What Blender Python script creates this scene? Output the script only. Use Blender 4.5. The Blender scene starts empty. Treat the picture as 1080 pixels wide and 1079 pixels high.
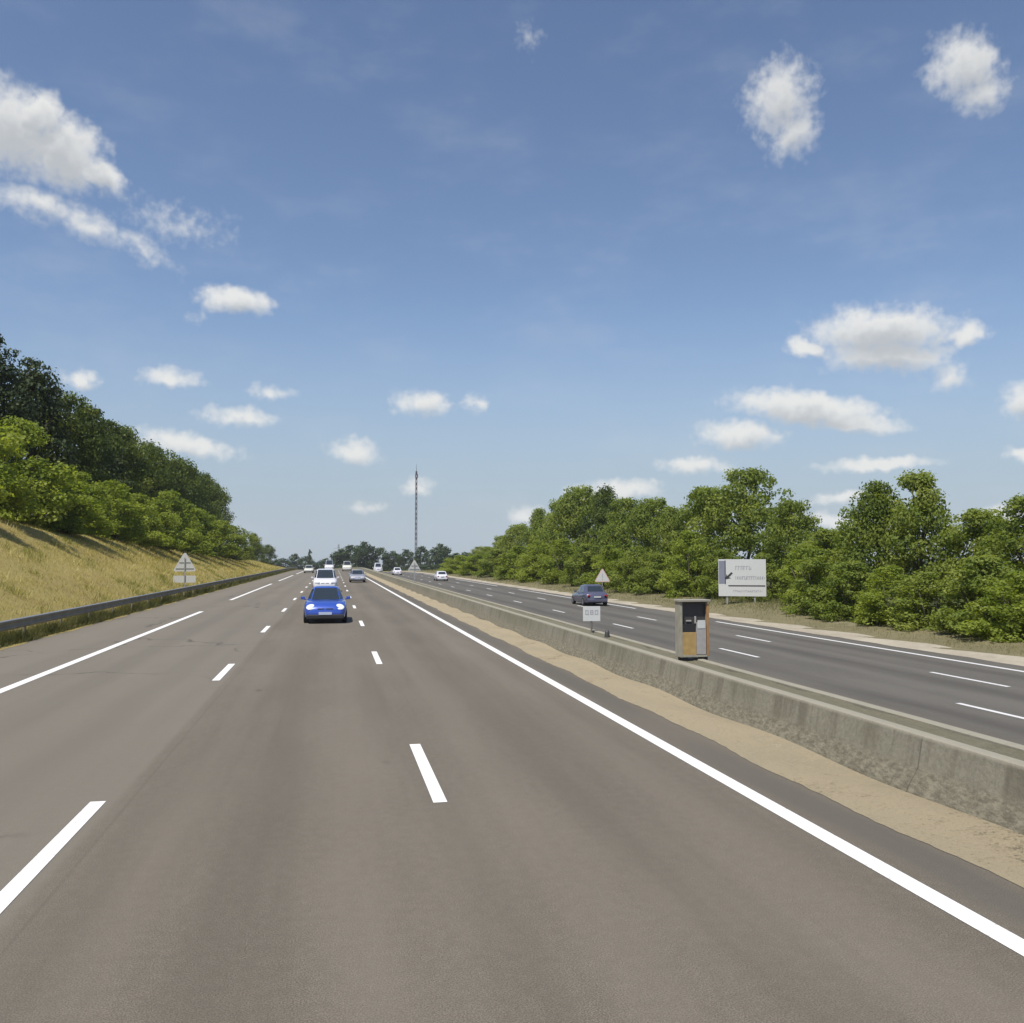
import bpy, math, random
import numpy as np
from mathutils import Vector, Matrix

SC = bpy.context.scene
COL = SC.collection
R = math.radians

# ------------------------------------------------------------------ camera
cd = bpy.data.cameras.new('camera')
cam = bpy.data.objects.new('camera', cd)
COL.objects.link(cam)
cam.location = (0, 0, 2.6)
cam.rotation_euler = (R(90 + 3.04), 0, R(-11.2))
cd.sensor_fit = 'HORIZONTAL'
cd.sensor_width = 36.0
cd.lens = 36.0 * 950 / 1080
cd.clip_start = 0.05
cd.clip_end = 20000
SC.camera = cam

# ------------------------------------------------------------------ exposure
SC.view_settings.view_transform = 'Standard'
SC.view_settings.look = 'None'
SC.view_settings.gamma = 1.0
SC.view_settings.exposure = 0.25
SC.view_settings.use_curve_mapping = False

SUN_EL, SUN_AZ = 61.0, -138.0        # azimuth measured from the road direction, negative = left

# ------------------------------------------------------------------ sky with fair-weather cumulus
world = bpy.data.worlds.new('World')
SC.world = world
world.use_nodes = True
world.cycles.sampling_method = 'NONE'      # a smooth sky without a sun disc needs no map
SC.cycles.max_bounces = 7
SC.cycles.diffuse_bounces = 5
SC.cycles.glossy_bounces = 2
SC.cycles.transmission_bounces = 2
nt = world.node_tree
nt.nodes.clear()


def N(tree, kind, **kw):
    n = tree.nodes.new(kind)
    for k, v in kw.items():
        if k.startswith('i_'):
            n.inputs[k[2:].replace('_', ' ')].default_value = v
        else:
            setattr(n, k, v)
    return n


def math_node(tree, op, a, b=None, clamp=False):
    n = tree.nodes.new('ShaderNodeMath')
    n.operation = op
    n.use_clamp = clamp
    for i, v in enumerate((a, b)):
        if v is None:
            continue
        if isinstance(v, (int, float)):
            n.inputs[i].default_value = v
        else:
            tree.links.new(v, n.inputs[i])
    return n.outputs[0]


def smooth(tree, val, lo, hi, to0=0.0, to1=1.0):
    n = tree.nodes.new('ShaderNodeMapRange')
    n.interpolation_type = 'SMOOTHSTEP'
    tree.links.new(val, n.inputs['Value'])
    n.inputs['From Min'].default_value = lo
    n.inputs['From Max'].default_value = hi
    n.inputs['To Min'].default_value = to0
    n.inputs['To Max'].default_value = to1
    return n.outputs['Result']


# azimuth, elevation, half width, half height, tilt, thickness (degrees) of every cloud puff
CLOUDS = [(-18.31, 22.86, 3.1, 2.5, -14.4, 1), (-15.9, 22.2, 2.8, 2.2, -20.9, 1), (-13.87, 21.5, 1.89, 1.06, -30.5, .9),
          (-17.15, 23.8, 1.46, 1.39, 11.3, 1), (-17.03, 19.51, 2.9, 1.15, -4.9, .52), (-14.31, 18.79, 2.6, 1.1, -17.8, .46),
          (-11.46, 17.93, 2.5, 0.95, -26.2, .34), (-9.64, 19.4, 3.4, 1.2, -4.8, .24), (-6.0, 15.48, 2.4, 0.94, -3.4, .9),
          (-7.92, 14.7, 1.1, 0.5, 33.9, .2), (-9.73, 10.61, 1.8, 0.61, -0.2, .8), (-5.61, 8.59, 2.45, 0.63, -1.6, .7),
          (-3.94, 10.04, 1.24, 0.52, -9.6, .5), (-8.86, 6.79, 3.2, 0.74, -8.1, .7), (-14.6, 10.18, 1.08, 0.65, -17.1, .9),
          (5.45, 9.69, 2.04, 0.83, -5, .85), (8.95, 9.79, 0.73, 0.48, -19.3, .5), (1.3, 6.59, 1.76, 0.83, -4.9, .85),
          (1.92, 3.27, 1.06, 0.36, 0.5, .45), (5.17, 4.5, 1.14, 0.54, 0.5, .6), (33.76, 13.16, 4.43, 1.62, -3.2, 1),
          (33.99, 11.89, 4.2, 1.3, -4.8, .9), (29.46, 12.63, 1.44, 0.67, -9, .8), (37.25, 10.37, 1.3, 0.95, -15.6, .7),
          (38.04, 12.57, 1.35, 0.74, 4.7, .8), (29.4, 9.03, 4.85, 1.13, -9.1, 1), (32.08, 8.1, 3.2, 0.78, -9.3, .85),
          (25.46, 7.59, 2.96, 1.05, -1.9, .8), (22.85, 5.78, 2.44, 0.65, -1.2, .8), (17.82, 4.19, 3.28, 0.78, 3.5, .8),
          (12.11, 2.71, 1.33, 0.66, 0, .7), (33.34, 5.53, 3.12, 0.56, 1, .7), (31.47, 3.68, 2.02, 0.45, 2.9, .7),
          (30.91, 2.27, 2.94, 0.74, -0.8, .7), (41.19, 8.61, 1.37, 1.09, -4.9, 1), (40.84, 5.77, 0.92, 0.42, -3.3, .8),
          (28.2, 26.5, 2.3, 2.3, -7, .72), (28.8, 24.9, 1.9, 1.9, -7, .64), (38.6, 26.4, 2.2, 1.9, -24.6, .74),
          (39.4, 25.1, 1.7, 1.5, -20.6, .64), (40.01, 2.38, 1.39, 0.53, -1.3, .7), (12.32, 30.77, 0.7, 0.9, 11, .16),
          (-15.76, 7.63, 2.9, 0.53, 3.8, .8)]
# a few more round the rest of the horizon, outside the photograph
_r = random.Random(5)
for _ in range(8):
    CLOUDS.append((60 + _r.random() * 240 if _r.random() < .8 else 50, 5 + 22 * _r.random(), 3 + 3 * _r.random(), 1.2, 0, .9))

g = bpy.data.node_groups.new('cloud_field', 'ShaderNodeTree')
g.interface.new_socket('Vector', in_out='INPUT', socket_type='NodeSocketVector')
g.interface.new_socket('Cover', in_out='OUTPUT', socket_type='NodeSocketFloat')
gi, go = g.nodes.new('NodeGroupInput'), g.nodes.new('NodeGroupOutput')
acc = None
for az, el, a, b, rot, th in CLOUDS:
    if a < 2.6 and el < 12:             # the small far ones are thin
        th, b = th * .78, b * 1.12
    m = N(g, 'ShaderNodeMapping', vector_type='TEXTURE')
    m.inputs['Location'].default_value = (az if az < 180 else az - 360, el, 0)
    m.inputs['Rotation'].default_value = (0, 0, R(rot))
    m.inputs['Scale'].default_value = (a * 1.12, b * 1.12, 1)
    if acc is None:
        g.links.new(gi.outputs[0], m.inputs['Vector'])
    else:                               # hangs each puff on the one before: keeps the shader's stack small
        ch = N(g, 'ShaderNodeVectorMath', operation='MULTIPLY_ADD')
        g.links.new(acc, ch.inputs[0])
        ch.inputs[1].default_value = (1e-6, 1e-6, 0)
        g.links.new(gi.outputs[0], ch.inputs[2])
        g.links.new(ch.outputs[0], m.inputs['Vector'])
    ln = N(g, 'ShaderNodeVectorMath', operation='LENGTH')
    g.links.new(m.outputs[0], ln.inputs[0])
    c = math_node(g, 'SUBTRACT', th, math_node(g, 'MULTIPLY', ln.outputs['Value'], th))
    acc = c if acc is None else math_node(g, 'MAXIMUM', acc, c)
g.links.new(acc, go.inputs[0])

tc = N(nt, 'ShaderNodeTexCoord')
sep = N(nt, 'ShaderNodeSeparateXYZ')
nt.links.new(tc.outputs['Generated'], sep.inputs[0])
sx, sy, sz = sep.outputs
hor = math_node(nt, 'SQRT', math_node(nt, 'ADD', math_node(nt, 'MULTIPLY', sx, sx), math_node(nt, 'MULTIPLY', sy, sy)))
az = math_node(nt, 'MULTIPLY', math_node(nt, 'ARCTAN2', sx, sy), 180 / math.pi)
el = math_node(nt, 'MULTIPLY', math_node(nt, 'ARCTAN2', sz, hor), 180 / math.pi)
cmb = N(nt, 'ShaderNodeCombineXYZ')
nt.links.new(az, cmb.inputs[0])
nt.links.new(el, cmb.inputs[1])
# domain warp makes puffs ragged
wn = N(nt, 'ShaderNodeTexNoise', i_Scale=0.7, i_Detail=3.0, i_Roughness=0.5)
nt.links.new(cmb.outputs[0], wn.inputs['Vector'])
off = N(nt, 'ShaderNodeVectorMath', operation='SUBTRACT')
nt.links.new(wn.outputs['Color'], off.inputs[0])
off.inputs[1].default_value = (.5, .5, .5)
offs = N(nt, 'ShaderNodeVectorMath', operation='MULTIPLY')
nt.links.new(off.outputs[0], offs.inputs[0])
offs.inputs[1].default_value = (2.3, 1.1, 0)
wv = N(nt, 'ShaderNodeVectorMath', operation='ADD')
nt.links.new(cmb.outputs[0], wv.inputs[0])
nt.links.new(offs.outputs[0], wv.inputs[1])
g1 = N(nt, 'ShaderNodeGroup', node_tree=g)
nt.links.new(wv.outputs[0], g1.inputs[0])
up = N(nt, 'ShaderNodeVectorMath', operation='ADD')
nt.links.new(wv.outputs[0], up.inputs[0])
up.inputs[1].default_value = (-0.15, 0.75, 0)
g2 = N(nt, 'ShaderNodeGroup', node_tree=g)
nt.links.new(up.outputs[0], g2.inputs[0])
fn = N(nt, 'ShaderNodeTexNoise', i_Scale=1.7, i_Detail=3.5, i_Roughness=0.5)
nt.links.new(cmb.outputs[0], fn.inputs['Vector'])
fine = math_node(nt, 'MULTIPLY', math_node(nt, 'SUBTRACT', fn.outputs['Fac'], .5), 0.6)
dens = math_node(nt, 'ADD', g1.outputs[0], fine)
# sharp sunlit tops, bases that melt away
dens = math_node(nt, 'ADD', dens, math_node(nt, 'MULTIPLY', math_node(nt, 'SUBTRACT', g1.outputs[0], g2.outputs[0]), .22))
cover = smooth(nt, dens, -0.04, 0.66)
# thin haze veils in the blue
vn = N(nt, 'ShaderNodeTexNoise', i_Scale=0.10, i_Detail=5.0, i_Roughness=0.6)
vmap = N(nt, 'ShaderNodeVectorMath', operation='MULTIPLY')
vmap.inputs[1].default_value = (1, 2.2, 1)
nt.links.new(cmb.outputs[0], vmap.inputs[0])
nt.links.new(vmap.outputs[0], vn.inputs['Vector'])
veil = smooth(nt, vn.outputs['Fac'], 0.45, 0.8, 0, 0.10)
cover = math_node(nt, 'MAXIMUM', math_node(nt, 'MULTIPLY', cover, 0.93), veil)
# the underside, with more cloud above it, is greyer
thick = math_node(nt, 'ADD', g2.outputs[0], math_node(nt, 'MULTIPLY', fine, 0.6))
shade = smooth(nt, thick, 0.05, 0.85)

sky = N(nt, 'ShaderNodeTexSky', sky_type='NISHITA')
sky.sun_disc = False
sky.sun_elevation = R(SUN_EL)
sky.sun_rotation = R(SUN_AZ)
sky.altitude = 100
sky.air_density = 1.0
sky.dust_density = 0.45
sky.ozone_density = 1.9
SKY_STRENGTH = 0.094
cl_lit = N(nt, 'ShaderNodeRGB')
cl_lit.outputs[0].default_value = (7.6, 7.6, 7.4, 1)
cl_shd = N(nt, 'ShaderNodeRGB')
cl_shd.outputs[0].default_value = (4.7, 4.9, 5.1, 1)
clc = N(nt, 'ShaderNodeMix', data_type='RGBA')
nt.links.new(shade, clc.inputs['Factor'])
nt.links.new(cl_lit.outputs[0], clc.inputs['A'])
nt.links.new(cl_shd.outputs[0], clc.inputs['B'])
mix = N(nt, 'ShaderNodeMix', data_type='RGBA')
nt.links.new(cover, mix.inputs['Factor'])
hz = N(nt, 'ShaderNodeMix', data_type='RGBA')      # ground mist whitens the lowest few degrees of the sky
nt.links.new(smooth(nt, el, 0.0, 17.0, 0.85, 0.0), hz.inputs['Factor'])
stn = N(nt, 'ShaderNodeVectorMath', operation='MULTIPLY')
stn.inputs[1].default_value = (1.07, 1.06, 1.10)
nt.links.new(sky.outputs[0], stn.inputs[0])
nt.links.new(stn.outputs[0], hz.inputs['A'])
hz.inputs['B'].default_value = (3.35, 4.1, 4.9, 1)
nt.links.new(hz.outputs['Result'], mix.inputs['A'])
nt.links.new(clc.outputs['Result'], mix.inputs['B'])
bg = N(nt, 'ShaderNodeBackground')
bg.inputs['Strength'].default_value = SKY_STRENGTH
nt.links.new(mix.outputs['Result'], bg.inputs['Color'])
wo = N(nt, 'ShaderNodeOutputWorld')
nt.links.new(bg.outputs[0], wo.inputs['Surface'])

# ------------------------------------------------------------------ sun
sd = bpy.data.lights.new('sun', 'SUN')
sd.energy = 4.6
sd.angle = R(0.53)
sd.color = (1.0, 0.955, 0.88)
sun = bpy.data.objects.new('sun', sd)
COL.objects.link(sun)
_s = Vector((math.sin(R(SUN_AZ)) * math.cos(R(SUN_EL)), math.cos(R(SUN_AZ)) * math.cos(R(SUN_EL)), math.sin(R(SUN_EL))))
sun.rotation_euler = _s.to_track_quat('Z', 'Y').to_euler()
sun.location = (-60, 0, 90)


# ------------------------------------------------------------------ materials
def new_mat(name):
    m = bpy.data.materials.new(name)
    m.use_nodes = True
    return m, m.node_tree, m.node_tree.nodes['Principled BSDF']


def plain(name, col, rough=.6, metal=0.0, spec=.5, coat=0.0, var=0.08, scale=6.0):
    """a colour with a slight uneven wear over it"""
    m, t, b = new_mat(name)
    tcn = N(t, 'ShaderNodeTexCoord')
    no = N(t, 'ShaderNodeTexNoise', i_Scale=scale, i_Detail=5.0)
    t.links.new(tcn.outputs['Object'], no.inputs['Vector'])
    mx = N(t, 'ShaderNodeMix', data_type='RGBA')
    t.links.new(no.outputs['Fac'], mx.inputs['Factor'])
    mx.inputs['A'].default_value = tuple(c * (1 - var) for c in col) + (1,)
    mx.inputs['B'].default_value = tuple(min(1, c * (1 + var)) for c in col) + (1,)
    t.links.new(mx.outputs['Result'], b.inputs['Base Color'])
    b.inputs['Roughness'].default_value = rough
    b.inputs['Metallic'].default_value = metal
    b.inputs['Specular IOR Level'].default_value = spec
    b.inputs['Coat Weight'].default_value = coat
    b.inputs['Coat Roughness'].default_value = .05
    return m


def ramp(t, val, stops):
    n = N(t, 'ShaderNodeValToRGB')
    e = n.color_ramp.elements
    while len(e) < len(stops):
        e.new(0.5)
    for i, (p, c) in enumerate(stops):
        e[i].position = p
        e[i].color = tuple(c) + (1,) if len(c) == 3 else c
    t.links.new(val, n.inputs['Fac'])
    return n.outputs['Color']


def mixc(t, fac, a, b, blend='MIX'):
    n = N(t, 'ShaderNodeMix', data_type='RGBA', blend_type=blend)
    for sock, v in (('Factor', fac), ('A', a), ('B', b)):
        if isinstance(v, (int, float)):
            n.inputs[sock].default_value = v
        elif isinstance(v, tuple):
            n.inputs[sock].default_value = v + (1,) if len(v) == 3 else v
        else:
            t.links.new(v, n.inputs[sock])
    return n.outputs['Result']


def noise(t, vec, scale, detail=5.0, rough=.55, stretch=None):
    if stretch:
        mp = N(t, 'ShaderNodeMapping')
        mp.inputs['Scale'].default_value = stretch
        t.links.new(vec, mp.inputs['Vector'])
        vec = mp.outputs[0]
    n = N(t, 'ShaderNodeTexNoise', i_Scale=scale, i_Detail=detail, i_Roughness=rough)
    t.links.new(vec, n.inputs['Vector'])
    return n.outputs['Fac']


def asphalt(name, dark, light, lanes, tint=(.775, .76, .695), spots=True):
    """worn asphalt: fine aggregate, blotches, wheel tracks along the lanes, joints between the passes, cracks"""
    m, t, b = new_mat(name)
    ob = N(t, 'ShaderNodeTexCoord').outputs['Object']
    sp = N(t, 'ShaderNodeSeparateXYZ')
    t.links.new(ob, sp.inputs[0])
    x = sp.outputs[0]
    grain = noise(t, ob, 90, 3, .7)
    mid = noise(t, ob, 9, 6, .65)
    blotch = noise(t, ob, .35, 6, .6, (1, .35, 1))
    streak = noise(t, ob, 1.3, 6, .62, (1, .03, 1))
    col = mixc(t, smooth(t, grain, .38, .62), tuple(c * .72 for c in dark), tuple(c * 1.22 for c in light))
    coarse = noise(t, ob, 38, 2, .8)
    col = mixc(t, smooth(t, coarse, .60, .70, 0, .45), col, tuple(c * 1.35 for c in light))
    col = mixc(t, smooth(t, coarse, .40, .30, 0, .45), col, tuple(c * .6 for c in dark))
    col = mixc(t, smooth(t, mid, .3, .72, 0, .42), col, tuple(c * .8 for c in dark))
    col = mixc(t, smooth(t, blotch, .38, .68, 0, .4), col, tuple(c * 1.12 for c in light))
    col = mixc(t, smooth(t, streak, .4, .7, 0, .34), col, tuple(c * .74 for c in dark))
    wob = math_node(t, 'MULTIPLY', math_node(t, 'SUBTRACT', noise(t, ob, .22, 3), .5), .5)
    xw = math_node(t, 'ADD', x, wob)
    for x0, w, k, c in lanes:            # wheel tracks, oil bands and joints
        d = math_node(t, 'ABSOLUTE', math_node(t, 'SUBTRACT', xw if w > .1 else x, x0))
        f = smooth(t, d, w * .25, w, k, 0)
        f = math_node(t, 'MULTIPLY', f, smooth(t, noise(t, ob, .8, 4, .6, (1, .12, 1)), .25, .6, .35, 1))
        col = mixc(t, f, col, c)
    if spots:
        dr = N(t, 'ShaderNodeTexVoronoi', i_Scale=1.1)
        mpd = N(t, 'ShaderNodeMapping')
        mpd.inputs['Scale'].default_value = (1, .45, 1)
        t.links.new(ob, mpd.inputs['Vector'])
        t.links.new(mpd.outputs[0], dr.inputs['Vector'])
        df = math_node(t, 'MULTIPLY', smooth(t, dr.outputs['Distance'], .03, .10, .5, 0), smooth(t, noise(t, ob, .5, 3), .50, .62))
        col = mixc(t, df, col, tuple(c * .45 for c in dark))
        # left lane resurfaced at another time: greyer and paler
        f = smooth(t, x, -2.32, -2.20, .5, 0)
        col = mixc(t, f, col, (light[0] * 1.10, light[1] * 1.14, light[2] * 1.18))
        vo = N(t, 'ShaderNodeTexVoronoi', feature='DISTANCE_TO_EDGE', i_Scale=.16)
        wp = N(t, 'ShaderNodeVectorMath', operation='ADD')
        nn = N(t, 'ShaderNodeTexNoise', i_Scale=.9, i_Detail=6.0)
        t.links.new(ob, nn.inputs['Vector'])
        sc_ = N(t, 'ShaderNodeVectorMath', operation='SCALE')
        sc_.inputs['Scale'].default_value = 1.6
        t.links.new(nn.outputs['Color'], sc_.inputs[0])
        t.links.new(ob, wp.inputs[0])
        t.links.new(sc_.outputs[0], wp.inputs[1])
        t.links.new(wp.outputs[0], vo.inputs['Vector'])
        crack = smooth(t, vo.outputs['Distance'], .001, .009, .75, 0)
        crack = math_node(t, 'MULTIPLY', crack, smooth(t, noise(t, ob, .13, 2), .46, .54))
        crack = math_node(t, 'MULTIPLY', crack, smooth(t, x, -2.4, -2.9))
        col = mixc(t, crack, col, tuple(c * .3 for c in dark))
    col = mixc(t, 1.0, col, tint, 'MULTIPLY')
    t.links.new(col, b.inputs['Base Color'])
    b.inputs['Roughness'].default_value = .85
    b.inputs['Specular IOR Level'].default_value = .3
    bp = N(t, 'ShaderNodeBump', i_Strength=.6, i_Distance=.008)
    t.links.new(grain, bp.inputs['Height'])
    t.links.new(bp.outputs[0], b.inputs['Normal'])
    return m


M = {}
dk, lt = (.150, .131, .110), (.215, .190, .163)
oil = tuple(c * .62 for c in dk)
pale = (.245, .215, .185)
M['road'] = asphalt('road_asphalt', dk, lt, [(-5.0, .5, .5, oil), (-3.55, .45, .35, oil), (-0.65, .55, .14, oil), (2.8, .6, .16, oil),
                                             (1.9, .4, .25, pale), (3.75, .4, .25, pale), (.25, .4, .2, pale), (-1.5, .35, .2, pale),
                                             (-2.12, .025, .2, tuple(c * .5 for c in dk)), (-7.0, .5, .3, oil), (-8.2, .9, .35, pale), (5.0, .42, .7, (.115, .108, .098))])
dk2, lt2 = (.120, .113, .104), (.165, .155, .144)
M['road2'] = asphalt('carriageway_asphalt', dk2, lt2, [(13.1, .55, .5, (.075, .068, .066)), (16.2, .6, .55, (.075, .068, .066)), (18.9, .5, .5, (.075, .068, .066)),
                                                       (17.2, .4, .5, (.17, .16, .15)), (15.3, .4, .5, (.17, .16, .15)), (12.2, .3, .3, (.15, .12, .10))], spots=False)

# painted lines, worn
m, t, b = new_mat('road_paint')
ob = N(t, 'ShaderNodeTexCoord').outputs['Object']
w1 = noise(t, ob, 22, 6, .7)
w2 = noise(t, ob, 1.1, 4, .6)
f = math_node(t, 'MULTIPLY', smooth(t, w1, .53, .68), smooth(t, w2, .3, .65, .1, .75))
t.links.new(mixc(t, f, (.72, .71, .69), (.27, .25, .22)), b.inputs['Base Color'])
b.inputs['Roughness'].default_value = .7
M['paint'] = m
m = m.copy()
m.name = 'old_road_paint'
M['paint2'] = m
for n in m.node_tree.nodes:
    if n.type == 'MIX' and n.inputs['A'].default_value[0] > .7:
        n.inputs['A'].default_value = (.62, .61, .60, 1)
        n.inputs['B'].default_value = (.17, .16, .155, 1)


def ground_mat(name, cols, s1=.25, s2=3.0, s3=28.0, bump=.6, dist=.06):
    m, t, b = new_mat(name)
    ob = N(t, 'ShaderNodeTexCoord').outputs['Object']
    a = noise(t, ob, s1, 6, .62, (1, .55, 1))
    c = noise(t, ob, s2, 6, .65)
    e = noise(t, ob, s3, 4, .7)
    v = math_node(t, 'ADD', math_node(t, 'MULTIPLY', a, .55), math_node(t, 'ADD', math_node(t, 'MULTIPLY', c, .3), math_node(t, 'MULTIPLY', e, .15)))
    if name == 'sandy_grit':
        v = math_node(t, 'ADD', v, math_node(t, 'MULTIPLY', math_node(t, 'SUBTRACT', noise(t, ob, 26, 3, .8), .5), .55))
    n = len(cols)
    col = ramp(t, v, [(.32 + .36 * i / (n - 1), cc) for i, cc in enumerate(cols)])
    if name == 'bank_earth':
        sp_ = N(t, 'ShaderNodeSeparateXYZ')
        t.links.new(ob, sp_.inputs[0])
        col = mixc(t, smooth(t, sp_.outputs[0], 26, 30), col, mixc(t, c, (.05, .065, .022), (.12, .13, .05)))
    col = mixc(t, 1.0, col, (.76, .77, .80) if name == 'sandy_grit' else (.84, .84, .84), 'MULTIPLY')
    t.links.new(col, b.inputs['Base Color'])
    b.inputs['Roughness'].default_value = .95
    b.inputs['Specular IOR Level'].default_value = .1
    bp = N(t, 'ShaderNodeBump', i_Strength=bump, i_Distance=dist)
    t.links.new(math_node(t, 'ADD', c, e), bp.inputs['Height'])
    t.links.new(bp.outputs[0], b.inputs['Normal'])
    return m


M['earth'] = ground_mat('bank_earth', [(.19, .18, .055), (.34, .28, .10), (.40, .32, .12), (.32, .24, .095), (.46, .38, .17)])
M['verge'] = ground_mat('verge_earth', [(.15, .14, .07), (.23, .20, .115), (.18, .16, .09), (.30, .265, .175)], .3, 2.0, 20)
M['sand'] = ground_mat('sandy_grit', [(.20, .165, .11), (.40, .33, .21), (.47, .39, .255), (.38, .32, .21), (.50, .43, .30)], .9, 5, 70, .8, .03)
M['grit'] = ground_mat('pale_grit', [(.30, .26, .20), (.42, .37, .29), (.50, .45, .36)], .5, 4, 40, .6, .03)
M['fill'] = ground_mat('median_gravel', [(.17, .16, .11), (.24, .22, .155), (.21, .195, .135), (.30, .27, .19)], .6, 5, 40, .9, .04)

# weathered slip-formed concrete: rain streaks below the rim, rough stony foot, lichen
m, t, b = new_mat('barrier_concrete')
ob = N(t, 'ShaderNodeTexCoord').outputs['Object']
sp = N(t, 'ShaderNodeSeparateXYZ')
t.links.new(ob, sp.inputs[0])
z = sp.outputs[2]
st = noise(t, ob, 1.6, 6, .6, (1, 1.6, .09))
st2 = noise(t, ob, 6, 4, .6, (1, 1.4, .1))
bl = noise(t, ob, .45, 6, .6, (1, .5, 1))
gr = noise(t, ob, 16, 6, .75)
col = mixc(t, smooth(t, gr, .3, .7), (.20, .187, .140), (.28, .262, .198))
col = mixc(t, smooth(t, st, .46, .66, 0, .55), col, (.115, .102, .07))
col = mixc(t, smooth(t, st2, .52, .7, 0, .4), col, (.135, .12, .085))
col = mixc(t, smooth(t, bl, .4, .66, 0, .5), col, (.15, .145, .09))
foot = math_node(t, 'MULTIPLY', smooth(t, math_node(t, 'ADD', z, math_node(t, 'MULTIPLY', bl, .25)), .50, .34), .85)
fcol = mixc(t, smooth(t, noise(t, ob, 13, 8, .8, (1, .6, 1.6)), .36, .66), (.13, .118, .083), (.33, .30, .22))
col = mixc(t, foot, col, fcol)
jd = math_node(t, 'ABSOLUTE', math_node(t, 'SUBTRACT', math_node(t, 'FRACT', math_node(t, 'DIVIDE', sp.outputs[1], 6.0)), .5))
col = mixc(t, smooth(t, jd,   .0008, .0026, .5, 0), col, (.05, .045, .035))
rim = smooth(t, z, .60, .65, 0, .75)  # brighter lit top edge of the wall, put into the colour
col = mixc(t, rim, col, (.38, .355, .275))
col = mixc(t, 1.0, col, (.80, .80, .82), 'MULTIPLY')
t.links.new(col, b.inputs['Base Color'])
b.inputs['Roughness'].default_value = .92
b.inputs['Specular IOR Level'].default_value = .2
bp = N(t, 'ShaderNodeBump', i_Strength=.6, i_Distance=.02)
t.links.new(gr, bp.inputs['Height'])
t.links.new(bp.outputs[0], b.inputs['Normal'])
M['concrete'] = m


def leaf_mat(name, a, bcol, c, trans=.3, rnd=.25):
    """leaves: a natural mix of tones from clump to clump and tree to tree"""
    m, t, b = new_mat(name)
    at = N(t, 'ShaderNodeAttribute', attribute_name='tone')
    oi = N(t, 'ShaderNodeObjectInfo')
    v = math_node(t, 'ADD', at.outputs['Fac'], math_node(t, 'MULTIPLY', math_node(t, 'SUBTRACT', oi.outputs['Random'], .5), rnd))
    col = ramp(t, v, [(.1, a), (.5, bcol), (.9, c)])
    t.links.new(col, b.inputs['Base Color'])
    b.inputs['Roughness'].default_value = .6
    b.inputs['Specular IOR Level'].default_value = .18
    tr = N(t, 'ShaderNodeBsdfTranslucent')
    t.links.new(mixc(t, 1.0, col, (1.5, 1.45, .5), 'MULTIPLY'), tr.inputs['Color'])
    ms = N(t, 'ShaderNodeMixShader')
    ms.inputs[0].default_value = trans
    t.links.new(b.outputs[0], ms.inputs[1])
    t.links.new(tr.outputs[0], ms.inputs[2])
    t.links.new(ms.outputs[0], t.nodes['Material Output'].inputs['Surface'])
    return m


M['leaf_mid'] = leaf_mat('broadleaf_foliage', (.10, .14, .026), (.18, .23, .046), (.27, .305, .075), .46)
M['leaf_dark'] = leaf_mat('dark_foliage', (.040, .064, .016), (.09, .125, .028), (.165, .195, .045), .4)
M['leaf_pine'] = leaf_mat('pine_foliage', (.020, .036, .015), (.042, .062, .024), (.080, .10, .034), .2)
M['leaf_young'] = leaf_mat('young_foliage', (.15, .20, .032), (.23, .285, .05), (.32, .36, .08), .5)
M['leaf_far'] = leaf_mat('distant_foliage', (.030, .050, .022), (.054, .080, .030), (.085, .115, .040), .25)
M['grass_dry'] = leaf_mat('dry_grass_blades', (.20, .21, .055), (.40, .34, .12), (.52, .45, .22), .35, 0)
M['grass_verge'] = leaf_mat('verge_grass_blades', (.11, .13, .045), (.22, .20, .09), (.33, .29, .16), .35, 0)
M['grass_green'] = leaf_mat('rough_grass_blades', (.055, .065, .024), (.10, .105, .035), (.20, .17, .07), .3, 0)
M['bark'] = plain('bark', (.085, .07, .052), .95, var=.35, scale=14)
M['steel'] = plain('galvanised_steel', (.42, .42, .40), .5, .75, var=.15, scale=3)
M['rail_steel'] = plain('dull_brown_rail_steel', (.25, .225, .175), .9, .0, .1, var=.35, scale=1.5)
M['steel_dull'] = plain('weathered_steel', (.17, .165, .145), .65, .4, var=.3, scale=2)
M['sign_back'] = plain('grey_aluminium', (.48, .48, .46), .5, .0, var=.08)
M['white_sheet'] = plain('white_sign_sheet', (.52, .53, .52), .45, var=.05)
M['faded_red'] = plain('faded_red_sheet', (.58, .40, .36), .5, var=.08)
M['ink'] = plain('black_sign_ink', (.03, .03, .035), .5)
M['ink_grey'] = plain('grey_sign_ink', (.33, .33, .36), .5)
M['blue_grey'] = plain('blue_grey_sign_band', (.19, .20, .25), .5)
M['mast'] = plain('mast_steel', (.085, .07, .078), .7, var=.2, scale=.1)
M['black'] = plain('black_plastic', (.018, .018, .02), .6)
M['dark'] = plain('dark_panel', (.045, .043, .042), .55, var=.3)
M['ochre'] = plain('ochre_panel', (.36, .24, .09), .75, var=.35, scale=9)
M['rust'] = plain('rusty_brown_edge', (.30, .17, .07), .75, var=.3, scale=8)
M['cab_grey'] = plain('cabinet_grey', (.27, .255, .205), .65, var=.35, scale=7)
M['cab_pale'] = plain('pale_door_panel', (.32, .30, .29), .65, var=.25, scale=9)
M['rubber'] = plain('tyre_rubber', (.018, .018, .018), .85)
M['rim'] = plain('wheel_alloy', (.42, .42, .44), .35, .8)
M['lamp'] = plain('headlamp_glass', (.80, .82, .88), .12, .0, .8, 1.0)
M['red_lamp'] = plain('tail_lamp', (.38, .015, .02), .25, 0, .5, .6)
M['plate'] = plain('number_plate', (.42, .48, .62), .5)
M['glass'] = plain('car_glass', (.022, .03, .036), .06, 0, .7, .6)
M['paint_blue'] = plain('blue_car_paint', (.028, .078, .40), .32, .15, .5, 1.0, .03)
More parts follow.
